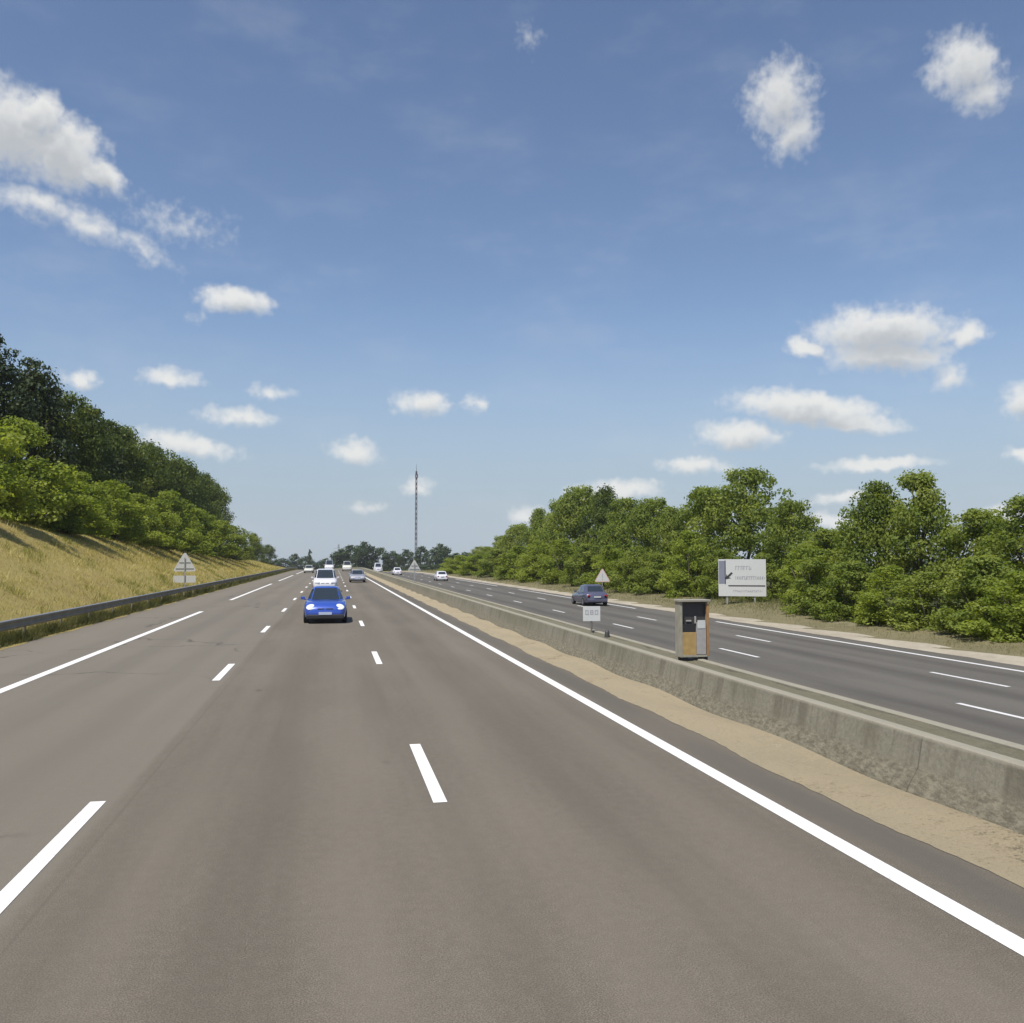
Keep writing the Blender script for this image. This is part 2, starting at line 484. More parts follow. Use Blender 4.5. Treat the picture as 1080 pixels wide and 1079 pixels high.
M['paint_white'] = plain('white_car_paint', (.62, .62, .66), .35, 0, .5, .6, .03)
M['paint_silver'] = plain('silver_car_paint', (.42, .42, .46), .32, .45, .5, .8, .03)
M['paint_dark'] = plain('slate_car_paint', (.10, .10, .15), .3, .3, .5, 1.0, .03)
M['paint_cream'] = plain('cream_car_paint', (.62, .61, .53), .35, 0, .5, .6, .03)


# ------------------------------------------------------------------ mesh helpers
class MB:
    def __init__(self):
        self.v, self.f, self.mi = [], [], []

    def add(self, vs, fs, mi=0):
        o = len(self.v)
        self.v += [tuple(p) for p in vs]
        self.f += [tuple(i + o for i in q) for q in fs]
        self.mi += [mi] * len(fs)
        return self

    def box(self, c, s, rz=0, mi=0, taper=1.0):
        hx, hy, hz = s[0] / 2, s[1] / 2, s[2] / 2
        vs = []
        for k, tz in ((-1, 1.0), (1, taper)):
            for i, j in ((-1, -1), (1, -1), (1, 1), (-1, 1)):
                x, y = i * hx * tz, j * hy * tz
                vs.append((c[0] + x * math.cos(rz) - y * math.sin(rz), c[1] + x * math.sin(rz) + y * math.cos(rz), c[2] + k * hz))
        return self.add(vs, [(0, 3, 2, 1), (4, 5, 6, 7), (0, 1, 5, 4), (1, 2, 6, 5), (2, 3, 7, 6), (3, 0, 4, 7)], mi)

    def tube(self, pts, radii, n=8, mi=0, cap=True):
        vs, fs = [], []
        pts = [Vector(p) for p in pts]
        for i, p in enumerate(pts):
            d = (pts[min(i + 1, len(pts) - 1)] - pts[max(i - 1, 0)]).normalized()
            a = d.orthogonal().normalized() if abs(d.z) < .95 else Vector((1, 0, 0))
            a = (a - d * a.dot(d)).normalized()
            b_ = d.cross(a)
            r = radii[i] if isinstance(radii, (list, tuple)) else radii
            for k in range(n):
                th = 2 * math.pi * k / n
                vs.append(p + (a * math.cos(th) + b_ * math.sin(th)) * r)
        for i in range(len(pts) - 1):
            for k in range(n):
                fs.append((i * n + k, i * n + (k + 1) % n, (i + 1) * n + (k + 1) % n, (i + 1) * n + k))
        if cap:
            fs.append(tuple(range(n))[::-1])
            fs.append(tuple((len(pts) - 1) * n + k for k in range(n)))
        return self.add(vs, fs, mi)

    def loft(self, rings, mi=0, caps=True, closed=True):
        n = len(rings[0])
        vs = [p for r in rings for p in r]
        fs = []
        for i in range(len(rings) - 1):
            for k in range(n if closed else n - 1):
                fs.append((i * n + k, i * n + (k + 1) % n, (i + 1) * n + (k + 1) % n, (i + 1) * n + k))
        if caps:
            fs.append(tuple(range(n))[::-1])
            fs.append(tuple((len(rings) - 1) * n + k for k in range(n)))
        return self.add(vs, fs, mi)

    def slab(self, poly, d, mi=0):
        """a flat polygon given thickness along vector d"""
        n = len(poly)
        a = [Vector(p) for p in poly]
        b_ = [p + Vector(d) for p in a]
        fs = [tuple(range(n)), tuple(range(2 * n - 1, n - 1, -1))]
        for k in range(n):
            fs.append((k, n + k, n + (k + 1) % n, (k + 1) % n))
        return self.add(a + b_, fs, mi)

    def mesh(self, name, mats, smooth=False):
        me = bpy.data.meshes.new(name)
        me.from_pydata(self.v, [], self.f)
        for m_ in mats if isinstance(mats, (list, tuple)) else [mats]:
            me.materials.append(m_)
        me.polygons.foreach_set('material_index', self.mi)
        if smooth:
            me.polygons.foreach_set('use_smooth', [True] * len(self.f))
        me.update()
        import bmesh
        bm = bmesh.new()
        bm.from_mesh(me)
        bmesh.ops.recalc_face_normals(bm, faces=bm.faces)
        bm.to_mesh(me)
        bm.free()
        return me

    def build(self, name, mats, parent=None, smooth=False, bevel=0.0, auto=None):
        o = link(name, self.mesh(name, mats, smooth or auto is not None), parent)
        if bevel:
            md = o.modifiers.new('bevel', 'BEVEL')
            md.width = bevel
            md.segments = 2
            md.limit_method = 'ANGLE'
        if auto is not None:
            o.data.set_sharp_from_angle(angle=R(auto))
        return o


def link(name, data, parent=None, loc=None):
    o = bpy.data.objects.new(name, data)
    COL.objects.link(o)
    if parent:
        o.parent = parent
    if loc:
        o.location = loc
    return o


def tag(o, label=None, cat=None, group=None, kind=None):
    for k, v in (('label', label), ('category', cat), ('group', group), ('kind', kind)):
        if v:
            o[k] = v
    return o


def thing(name, label, cat, loc, rz=0, group=None):
    o = link(name, None, None, loc)
    o.rotation_euler.z = rz
    o.empty_display_size = .3
    return tag(o, label, cat, group)


def copy_tree(o, parent=None):
    c = o.copy()
    COL.objects.link(c)
    if parent:
        c.parent = parent
    for ch in list(o.children):
        copy_tree(ch, c)
    return c


# ------------------------------------------------------------------ lie of the land
def crest(y):
    if y < 200:
        return 0.0
    if y < 420:
        return -(y - 200) ** 2 / 12000
    if y < 700:
        return -4.033 - .0367 * (y - 420)
    return -14.3 - .012 * (min(y, 1400) - 700)


def bend(y):
    """beyond the crest the motorway swings left"""
    return 0.0 if y < 250 else -((y - 250) ** 2) / 900 if y < 700 else -225 - (y - 700) * 1.0


def bankf(y):
    pts = [(-100, 1), (55, 1), (85, .86), (120, .72), (180, .55), (240, .38), (290, .15), (340, 0), (9999, 0)]
    for (a, p), (c, q) in zip(pts, pts[1:]):
        if y <= c:
            return p + (q - p) * (y - a) / (c - a)
    return 0


def wob(x, y):
    return .5 * math.sin(x * .31 + y * .17) + .3 * math.sin(x * .77 - y * .39 + 1) + .2 * math.sin(x * 1.7 + y * .9 + 2)


def ground(x, y):
    u = x - bend(y)
    z = crest(y)
    if u < -10.2:
        s = -10.2 - u
        up_ = .58 * s if s < 8 else 4.64 + .33 * (s - 8) if s < 20 else 8.6 + .08 * (s - 20) if s < 60 else 11.8
        z += bankf(y) * up_ + min(1, s / 3) * .14 * wob(x, y)
    elif u > 7.2:
        z -= .7
        if u > 21.2:
            z += min(1, (u - 21.2) / 5) * (.45 + .10 * wob(x * .8, y * .8))
    return z


def sheet(name, us, ys, zoff, mat, kind='structure', zf=None):
    vs, fs = [], []
    for y in ys:
        for u in us:
            x = u + bend(y)
            vs.append((x, y, (zf(u, y) if zf else ground(x, y)) + zoff))
    n = len(us)
    for j in range(len(ys) - 1):
        for i in range(n - 1):
            fs.append((j * n + i, j * n + i + 1, (j + 1) * n + i + 1, (j + 1) * n + i))
    mb = MB().add(vs, fs)
    o = mb.build(name, mat, smooth=True)
    if kind:
        o['kind'] = kind
    return o


def frange(a, b_, s):
    n = max(1, round((b_ - a) / s))
    return [a + (b_ - a) * i / n for i in range(n + 1)]


YS = frange(-30, 200, 5) + frange(206, 420, 6)[0:] + frange(440, 700, 20)
yg = [-400, -150, -60] + frange(-30, 200, 2.5) + frange(204, 420, 6) + frange(440, 700, 20) + [760, 850, 1000, 1200, 1500, 1900]
ug = [-900, -700, -300, -150, -90, -70, -55, -45, -38, -34, -31] + frange(-30, -10.2, .6) + [-9.9, -9.3, 5.4, 6.5, 6.9, 7.25] + [9, 21.15, 21.25] + frange(22, 34, 1) + [38, 45, 60, 90, 150, 300, 600, 850]


def ground_low(u, y):
    x = u + bend(y)
    z_ = ground(x, y)
    return z_ - .06 if -9.45 < u < 21.2 else z_


gnd = sheet('ground', ug, yg, 0, M['earth'], zf=ground_low)
sheet('verge', frange(21.15, 33, .6), frange(-10, 330, 2.5), .012, M['verge'], zf=lambda u, y: ground(u + bend(y), y))
flat = lambda u, y: crest(y)
flat2 = lambda u, y: crest(y) - .7
sheet('road', [-9.45, -6, -2.3, 1.2, 5.34, 6.3], YS, 0, M['road'], zf=flat)
sheet('opposite_carriageway', [7.05, 11, 14, 18, 21.0], YS, 0, M['road2'], zf=flat2)


# ragged edges: grit strips with their own uneven outline
def strip(name, u0, u1, y0, y1, base, mat, h, step=.35, wobble=.10, seed=1, n=7):
    rg = random.Random(seed)
    vs, fs = [], []
    ys = frange(y0, y1, step)
    ph = [rg.random() * 9 for _ in range(6)]
    for y in ys:
        e = wobble * (.5 * math.sin(y * .9 + ph[0]) + .35 * math.sin(y * 2.3 + ph[1]) + .4 * (rg.random() - .5))
        a, c = u0 + e, u1
        for i in range(n):
            k = i / (n - 1)
            u = a + (c - a) * k
            vs.append((u + bend(y), y, base + crest(y) + .005 + h * math.sin(min(1, k * 1.3) * math.pi / 2) * (.7 + .3 * math.sin(y * 1.3 + i)) * (0 if i == 0 else 1)))
    for j in range(len(ys) - 1):
        for i in range(n - 1):
            fs.append((j * n + i, j * n + i + 1, (j + 1) * n + i + 1, (j + 1) * n + i))
    o = MB().add(vs, fs).build(name, mat, smooth=True)
    o['kind'] = 'structure'
    return o


strip('sand_strip', 5.33, 6.42, -5, 300, 0, M['sand'], .09, step=.12, wobble=.07, seed=3)
strip('grit_strip', 20.95, 22.1, 0, 300, -.7, M['grit'], .12, wobble=.10, seed=8)
strip('verge_dirt', -9.36, -10.2, 0, 330, 0, M['earth'], .05, wobble=.12, seed=6)


# painted lines: sheets 4 mm above the asphalt
def line(name, u, w, spans, base, mat, zo=.005):
    vs, fs = [], []
    for a, c in spans:
        ys = frange(a, c, 4)
        o = len(vs)
        for y in ys:
            for s in (-1, 1):
                vs.append((u + s * w / 2 + bend(y), y, base + crest(y) + zo))
        for j in range(len(ys) - 1):
            k = o + 2 * j
            fs.append((k, k + 1, k + 3, k + 2))
    o = MB().add(vs, fs).build(name, mat)
    o['kind'] = 'structure'
    return o


line('median_edge_line', 4.56, .20, [(-10, 420)], 0, M['paint'])
line('shoulder_edge_line', -6.42, .22, [(8.2 + 52 * k, 47.3 + 52 * k) for k in range(7)], 0, M['paint'])
line('lane_line', 1.15, .15, [(9.75 + 13 * k, 12.85 + 13 * k) for k in range(-1, 26)], 0, M['paint'])
line('lane_line', -2.45, .16, [(7.35 + 13 * k, 10.5 + 13 * k) for k in range(-1, 26)], 0, M['paint'])
line('carriageway_lane_line', 14.1, .15, [(15.4 + 13 * k, 18.5 + 13 * k) for k in range(-1, 26)], -.7, M['paint2'])
line('carriageway_lane_line', 17.2, .15, [(20.6 + 13 * k, 23.7 + 13 * k) for k in range(-2, 26)], -.7, M['paint2'])
line('carriageway_edge_line', 19.95, .2, [(6 + 52 * k, 45 + 52 * k) for k in range(-1, 7)], -.7, M['paint2'])
line('carriageway_edge_line', 8.2, .2, [(0, 400)], -.7, M['paint2'])


# ------------------------------------------------------------------ median: two concrete walls and the gravel between them
def wall(name, label, prof):
    ys = frange(-10, 250, 2.0) + frange(256, 400, 6)
    rings = []
    for y in ys:
        j = .006 * math.sin(y * .7) + .004 * math.sin(y * 2.1)
        rings.append([(u + j + bend(y), y, z_ + crest(y)) for u, z_ in prof])
    o = MB().loft(rings).build(name, M['concrete'], auto=25)
    return tag(o, label, 'barrier')


wall('concrete_barrier', 'stained concrete median wall nearest the road, above the sand strip',
     [(6.19, -.2), (6.19, .03), (6.21, .10), (6.34, .30), (6.40, .61), (6.415, .645), (6.44, .66), (6.55, .66), (6.57, .645), (6.58, .3), (6.60, -.2)])
wall('concrete_barrier', 'far concrete median wall with pale rim beside the opposite carriageway',
     [(6.96, -.8), (6.97, .3), (6.98, .645), (7.00, .66), (7.10, .66), (7.125, .645), (7.14, .6), (7.16, .1), (7.32, -.4), (7.36, -.8)])
sheet('median_fill', frange(6.565, 6.985, .07), frange(-10, 250, .6) + frange(256, 400, 6), 0, M['fill'],
      zf=lambda u, y: crest(y) + .625 + .018 * math.sin(y * 3.1 + u * 20) + .012 * math.sin(y * 7.7))

# ------------------------------------------------------------------ guard rail
gr_ = thing('guardrail', 'long weathered steel guard rail below the grassy bank', 'guard rail', (-9.85, 5, 0))
prof = [(0, .42), (.045, .45), (.05, .50), (.0, .56), (.0, .60), (.05, .66), (.045, .71), (-.0, .74), (-.012, .74), (.03, .70), (.035, .665), (-.012, .60), (-.012, .56), (.035, .5), (.03, .455), (-.012, .42)]
rings = []
for y in frange(2, 250, 2) + frange(256, 380, 6):
    rings.append([(u + .06 + bend(y), y - 5, z_ + crest(y)) for u, z_ in prof])
rmb = MB().loft(rings)
for k_, f_ in enumerate(rmb.f):
    if sum(rmb.v[i_][2] - crest(rmb.v[i_][1] + 5) for i_ in f_) / len(f_) > .705:
        rmb.mi[k_] = 1                  # paler steel along the top edge
rmb.build('rail', [M['rail_steel'], M['steel']], gr_, auto=35)
pm = MB()
pm.box((0, 0, .26), (.06, .12, .92))
pm.box((.035, 0, .58), (.04, .16, .26))
pmesh = pm.mesh('post', M['rail_steel'])
for k in range(80):
    y = 4 + 4 * k
    link('post', pmesh, gr_, (bend(y) + .0, y - 5, crest(y)))


# ------------------------------------------------------------------ grass
def blades(name, pts, hts, wds, mat, tones, seed=0, lean=.5):
    rg = np.random.default_rng(seed)
    n = len(pts)
    P = np.asarray(pts, float)
    h = np.asarray(hts)[:, None]
    w = np.asarray(wds)[:, None]
    th = rg.uniform(0, 2 * np.pi, n)
    a = np.stack([np.cos(th), np.sin(th), np.zeros(n)], 1)
    ln_ = rg.normal(0, lean, (n, 2))
    d = np.stack([ln_[:, 0], ln_[:, 1], np.ones(n)], 1)
    V = np.empty((n, 3, 3))
    V[:, 0] = P - a * w / 2
    V[:, 1] = P + a * w / 2
    V[:, 2] = P + d * h
    me = bpy.data.meshes.new(name)
    me.vertices.add(n * 3)
    me.vertices.foreach_set('co', V.ravel())
    me.loops.add(n * 3)
    me.loops.foreach_set('vertex_index', np.arange(n * 3))
    me.polygons.add(n)
    me.polygons.foreach_set('loop_start', np.arange(n) * 3)
    at = me.attributes.new('tone', 'FLOAT', 'FACE')
    at.data.foreach_set('value', np.asarray(tones, np.float32))
    me.materials.append(mat)
    me.update()
    me.validate()
    return link(name, me)


def patch(u, y):
    return .5 + .5 * math.sin(u * .45 + y * .11 + 1.3 * math.sin(y * .05) + .6 * math.sin(u * 1.1))


rg = random.Random(11)
pts, hs, ws, ts = [], [], [], []
for _ in range(150000):
    y = 18 * math.exp(rg.random() * math.log(240 / 18))
    s = rg.random() ** .8 * 15
    u = -10.3 - s
    p = patch(u, y)
    if rg.random() > .45 + .55 * p:
        continue
    x = u + bend(y)
    k = min(2.6, max(.8, y / 45))
    pts.append((x, y, ground(x, y) - .02))
    hs.append((.10 + .20 * rg.random() ** 2 * (.5 + p)) * (1 + .25 * (k - 1)))
    ws.append(.022 * k)
    green = (1 if s < 2.2 and rg.random() < .55 else 0) or (s > 7 and rg.random() < .35)
    q = math.sin(u * .9 + y * .23 + 2 * math.sin(y * .07)) * math.sin(y * .31 - u * .5)
    ts.append(min(1, max(0, (.12 if green else .52 + .25 * (p - .5) + .22 * q) + rg.gauss(0, .15))))
for _ in range(190):
    y0 = 24 * math.exp(rg.random() * math.log(170 / 24))
    s0 = rg.random() ** 1.3 * 9 + .4
    tone0, hgt0, k = rg.choice((.05, .12, .2, .75, .9)),   .2 + .22 * rg.random() ** 2, min(2.6, max(.8, y0 / 45))
    for _ in range(70):
        u, y = -10.3 - s0 + rg.gauss(0, .28), y0 + rg.gauss(0, .5)
        pts.append((u + bend(y), y, ground(u + bend(y), y) - .02))
        hs.append(hgt0 * (.6 + .6 * rg.random()))
        ws.append(.025 * k)
        ts.append(min(1, max(0, tone0 + rg.gauss(0, .08))))
tag(blades('dry_grass', pts, hs, ws, M['grass_dry'], ts, 1), 'straw coloured dry grass over the left roadside bank', 'grass', kind='stuff')

pts, hs, ws, ts = [], [], [], []
for _ in range(85000):
    y = 16 * math.exp(rg.random() * math.log(250 / 16))
    u = -9.42 - rg.random() ** 1.15 * 1.1
    x = u + bend(y)
    clump = .5 + .5 * math.sin(y * 1.1 + 2 * math.sin(y * .37))
    if rg.random() > .35 + .65 * clump:
        continue
    k = min(2.6, max(.8, y / 45))
    pts.append((x, y, crest(y) - .01))
    hs.append((.14 + .46 * rg.random() ** 1.2 * (.45 + .55 * clump)) * (.6 if u > -9.6 else 1))
    ws.append(.022 * k)
    ts.append(min(1, max(0, .42 + rg.gauss(0, .22))))
tag(blades('roadside_weeds', pts, hs, ws, M['grass_green'], ts, 2), 'rough green and brown weeds under the guard rail', 'weeds', kind='stuff')

pts, hs, ws, ts = [], [], [], []
for _ in range(110000):
    y = 12 * math.exp(rg.random() * math.log(260 / 12))
    u = 22.0 + rg.random() ** .7 * 8
    x = u + bend(y)
    p = patch(u * 1.3 + 20, y * 1.7)
    if rg.random() > .2 + .8 * p:
        continue
    k = min(2.4, max(.8, y / 45))
    pts.append((x, y, ground(x, y)))
    hs.append(.05 + .22 * rg.random() ** 2 * (1 if u < 25 else 1.6))
    ws.append(.02 * k)
    ts.append(min(1, max(0, (.5 if u < 23.2 else .22) + rg.gauss(0, .2))))
tag(blades('verge_grass', pts, hs, ws, M['grass_verge'], ts, 3), 'sparse dry grass on the verge before the right tree row', 'grass', kind='stuff')


# ------------------------------------------------------------------ summer haze
HAZE = 0.00015
if HAZE:
    hm = bpy.data.materials.new('haze')
    hm.use_nodes = True
    ht = hm.node_tree
    ht.nodes.clear()
    pv = N(ht, 'ShaderNodeVolumePrincipled')
    pv.inputs['Color'].default_value = (.86, .91, .97, 1)
    pv.inputs['Density'].default_value = HAZE
    mo = N(ht, 'ShaderNodeOutputMaterial')
    ht.links.new(pv.outputs[0], mo.inputs['Volume'])
    hb = MB().box((-150, 650, 27), (2200, 2700, 100)).build('haze', hm)
    hb['kind'] = 'stuff'

# ------------------------------------------------------------------ trees
def leaf_mesh(name, C, Nn, L, W, tone, mat, seed):
    """one rhombus per leaf spray: centre C, normal N, length L, width W"""
    r = np.random.default_rng(seed)
    n = len(C)
    Nn = Nn / np.linalg.norm(Nn, axis=1, keepdims=True)
    t_ = r.normal(size=(n, 3))
    t_ -= Nn * (t_ * Nn).sum(1, keepdims=True)
    t_ /= np.linalg.norm(t_, axis=1, keepdims=True)
    b_ = np.cross(Nn, t_)
    L = np.asarray(L)[:, None]
    W = np.asarray(W)[:, None]
    V = np.empty((n, 4, 3))
    V[:, 0] = C - t_ * L / 2
    V[:, 1] = C + b_ * W / 2 + Nn * W * .15
    V[:, 2] = C + t_ * L / 2
    V[:, 3] = C - b_ * W / 2 + Nn * W * .15
    me = bpy.data.meshes.new(name)
    me.vertices.add(n * 4)
    me.vertices.foreach_set('co', V.ravel())
    me.loops.add(n * 4)
    me.loops.foreach_set('vertex_index', np.arange(n * 4))
    me.polygons.add(n)
    me.polygons.foreach_set('loop_start', np.arange(n) * 4)
    at = me.attributes.new('tone', 'FLOAT', 'FACE')
    at.data.foreach_set('value', np.clip(tone, 0, 1).astype(np.float32))
    me.materials.append(mat)
    me.update()
    me.validate()
    return me


def make_crown(kind, seed, mat, nclump, nleaf, leaf=.02):
    """a crown of unit height and about unit width (radius .5), base at z=0"""
    r = np.random.default_rng(seed)
    Cs, Rs, Fl = [], [], []
    ph = r.uniform(0, 6.28, 6)

    def env(t, a):
        lob = 1 + .16 * math.sin(2 * a + ph[0] + 3 * t) + .12 * math.sin(3 * a + ph[1] - 5 * t) + .10 * math.sin(5 * a + ph[2] + 9 * t)
        if kind == 'broad':
            p = math.sin(math.pi * min(1, max(0, (t + .10) / 1.14))) ** .62
        elif kind == 'tall':
            p = (math.sin(math.pi * min(1, max(0, (t + .16) / 1.24))) ** .75) * (1.05 - .45 * t)
        elif kind == 'pine':
            p = (1.03 - t) ** .62 * (1.0 if t > .12 else .6) * (.72 + .5 * (.5 + .5 * math.sin(a * 1.0 + 23 * t + ph[3])))
        else:   # bush, full to the ground
            p = (1 - max(0, t - .02) ** 2.0) ** .6 * (1.0 + .12 * t)
        return .46 * p * lob

    t0 = {'broad': .12, 'tall': .08, 'pine': .14, 'bush': .02}[kind]
    for i in range(nclump):
        t = t0 + (1 - t0) * (r.random() ** (.85 if kind != 'pine' else 1.2))
        if kind == 'pine':
            t = t0 + (1 - t0) * (round(t * 9) / 9 * .92 + .08 * r.random())
        if kind == 'bush' and i % 3 == 0:
            t = .02 + .28 * r.random()
        t = min(t, .985)
        a = r.uniform(0, 6.283)
        e = env(t, a)
        k = r.random() ** .45
        rad = (.050 + .065 * r.random()) * (1.0 if t < .85 else .75)
        rr = max(0, e - rad * .5) * k
        Cs.append((rr * math.cos(a), rr * math.sin(a), min(t, 1 - rad * .5)))
        Rs.append(rad)
        Fl.append(.45 if kind == 'pine' else .72)
    Cs = np.array(Cs)
    Rs = np.array(Rs)
    Fl = np.array(Fl)
    w = Rs ** 2
    idx = r.choice(nclump, nleaf, p=w / w.sum())
    d = r.normal(size=(nleaf, 3))
    d /= np.linalg.norm(d, axis=1, keepdims=True)
    rad = Rs[idx] * np.minimum(1.45, .55 + .5 * r.random(nleaf) + .28 * np.abs(r.normal(size=nleaf)))
    C = Cs[idx] + d * rad[:, None] * np.stack([np.ones(nleaf), np.ones(nleaf), Fl[idx]], 1)
    C[:, 2] = np.maximum(C[:, 2], .01)
    Nn = d * .9 + r.normal(size=(nleaf, 3)) * .55 + np.array([0, 0, .35])
    tone = (.5 + .16 * r.normal(size=nclump))[idx] + .10 * r.normal(size=nleaf)
    L = leaf * (.7 + .7 * r.random(nleaf))
    return leaf_mesh('crown', C, Nn, L, L * .62, tone, mat, seed), Cs


def make_trunk(kind, seed, Cs, nl=11):
    r = random.Random(seed)
    mb = MB()
    top = .86 if kind == 'pine' else .62
    p = [(.012 * math.sin(3 * k + seed), .012 * math.cos(2 * k + seed), top * k / 5) for k in range(6)]
    p[0] = (0, 0, -.06)
    mb.tube(p, [.024, .019, .016, .013, .010, .006], 7)
    if kind == 'bush':
        mb = MB()
        for k in range(6):
            a = k * 1.05 + r.random()
            mb.tube([(.01 * math.cos(a), .01 * math.sin(a), -.06), (.10 * math.cos(a), .10 * math.sin(a), .3), (.22 * math.cos(a), .22 * math.sin(a), .66)], [.014, .010, .004], 5)
        return mb.mesh('trunk', M['bark'], True)
    ids = list(range(len(Cs)))
    r.shuffle(ids)
    for i in ids[:nl]:
        c = Cs[i]
        zb = max(.1, min(top - .05, c[2] * .62 - .02))
        b0 = Vector((0, 0, zb))
        mid = b0.lerp(Vector(c), .5) + Vector((0, 0, .03))
        mb.tube([b0, mid, Vector(c)], [.010, .007, .003], 5)
    return mb.mesh('trunk', M['bark'], True)


PROTO = {}


def proto(key, kind, seed, mat, nc, nl, leaf):
    cm, Cs = make_crown(kind, seed, M[mat], nc, nl, leaf)
    PROTO[key] = (cm, make_trunk(kind, seed, Cs))


proto('broad_a', 'broad', 21, 'leaf_mid', 120, 15000, .026)
proto('broad_b', 'broad', 34, 'leaf_mid', 105, 14000, .027)
proto('tall_a', 'tall', 41, 'leaf_mid', 120, 14000, .026)
proto('tall_b', 'tall', 47, 'leaf_mid', 85, 11000, .026)
proto('dark_a', 'broad', 52, 'leaf_dark', 120, 15000, .026)
proto('dark_b', 'tall', 58, 'leaf_dark', 115, 15000, .026)
proto('pine_a', 'pine', 63, 'leaf_pine', 110, 14000, .022)
proto('pine_b', 'pine', 69, 'leaf_pine', 90, 12000, .022)
proto('bush_a', 'bush', 71, 'leaf_young', 110, 13000, .034)
proto('bush_b', 'bush', 76, 'leaf_young', 105, 12500, .034)
proto('shrub_a', 'bush', 83, 'leaf_mid', 110, 13000, .034)
proto('shrub_b', 'bush', 88, 'leaf_mid', 105, 12500, .034)
proto('far_a', 'bush', 91, 'leaf_far', 90, 5000, .05)
proto('far_b', 'bush', 97, 'leaf_far', 80, 4500, .05)
proto('far_pine', 'pine', 99, 'leaf_far', 50, 2500, .05)
FIRST = {}


def tree(key, x, y, h, w, label, name, cat, group, rz):
    """first of a kind is built, every later one is a copy of the thing and its parts"""
    if (key, name) not in FIRST:
        root = link(name, None)
        root.empty_display_size = .5
        link('trunk', PROTO[key][1], root)
        link('crown', PROTO[key][0], root)
        FIRST[(key, name)] = root
    else:
        root = copy_tree(FIRST[(key, name)])
    root.location = (x, y, ground(x, y) - .1)
    root.rotation_euler = (0, 0, rz)
    root.scale = (w, w, h)
    return tag(root, label, cat, group)


# left bank: dark wood along the top
LW = 'dark trees along the top of the left bank'
for i, (key, x, y, h, w, label) in enumerate([
    ('dark_b', -27, 67, 12.4, 12, 'dark tree at the left frame edge, behind the tall pines of the bank'),
    ('pine_a', -26.5, 75, 13.4, 12.5, 'tallest dark pine on the left bank, cut by the frame edge'),
    ('pine_b', -25.5, 83, 13.8, 12.5, 'second dark pine from the left frame edge with a jagged pointed top'),
    ('dark_a', -24.5, 91, 12.4, 10, 'dark rounded tree just right of the pointed pine on the bank'),
    ('pine_a', -25, 99, 12.8, 12, 'dark pine crowded between two broadleaf trees high on the left bank'),
    ('dark_b', -24.5, 108, 12.8, 10, 'dark tree right of the last pine on the left bank'),
    ('dark_a', -25.5, 118, 13.6, 11, 'broad dark tree in the middle of the left wood'),
    ('dark_b', -24.5, 129, 13.6, 11, 'dark tree right of the middle of the left wood skyline'),
    ('dark_a', -25.5, 141, 14.2, 12, 'dark rounded tree two thirds along the left wood skyline'),
    ('dark_b', -25, 154, 14.6, 12, 'dark tree fourth from the far end of the left wood'),
    ('dark_a', -25.5, 168, 15.0, 12, 'dark tree third from the far end of the left wood'),
    ('dark_b', -25, 183, 15.6, 13, 'dark tree second from the far end of the left wood'),
    ('dark_a', -26.0, 197, 15.6, 11, 'last tall dark round tree where the left wood drops to the road'),
]):
    tree(key, x, y, h, w, label, 'pine_tree' if 'pine' in key else 'broadleaf_tree', 'tree', LW, i * 2.3)
for i, (key, x, y, h, w, label) in enumerate([
    ('dark_b', -22.0, 262, 8.5, 7, 'small dark tree past the end of the left wood, nearer of two'),
    ('dark_a', -21.0, 300, 7.6, 7, 'smallest dark tree past the end of the left wood, farther of two'),
]):
    tree(key, x, y, h, w, label, 'broadleaf_tree', 'tree', 'small trees where the left bank ends', 1 + i * 1.7)
# left bank: young light green growth in front of the wood
LB = 'light green young trees at the foot of the left wood'
for i, (key, x, y, h, w, label) in enumerate([
    ('bush_a', -20.0, 50, 4.8, 6.0, 'light green bush cut by the left frame edge on the bank'),
    ('bush_b', -20.8, 57, 6.6, 7.4, 'tall light green young tree at the left frame edge below the pines'),
    ('bush_a', -20.8, 65, 6.8, 7.6, 'light green young tree second from the left frame edge'),
    ('bush_b', -18.8, 69, 4.0, 6.0, 'low light green bush before the second young tree on the left'),
    ('bush_a', -19.6, 76, 4.8, 6.0, 'bright bush just right of the second young tree on the left'),
    ('bush_b', -19.2, 85, 5.2, 7.0, 'rounded light green bush in the middle of the bank'),
    ('bush_a', -18.8, 93, 5.0, 6.6, 'light green bush right of the middle one on the bank'),
    ('bush_b', -18.8, 103, 5.2, 7.0, 'light green bush above the first slanting shadow on the bank'),
    ('bush_a', -19.5, 114, 7.0, 8.6, 'taller light green young tree above the grey roadside triangle'),
    ('bush_b', -18.8, 126, 6.4, 8.6, 'light green young tree right of the grey triangle, middle of three'),
    ('bush_a', -18.4, 140, 6.0, 8.8, 'light green bush third from the far end of the bank'),
    ('shrub_a', -18.2, 155, 6.0, 9.0, 'mid green bush second from the far end of the bank'),
    ('shrub_b', -18.0, 172, 6.2, 9.5, 'mid green bush at the far end of the bank'),
]):
    tree(key, x, y, h, w, label, 'young_tree' if 'young tree' in label else 'bush', 'bush' if 'bush' in label else 'tree', LB, i * 1.9 + .4)

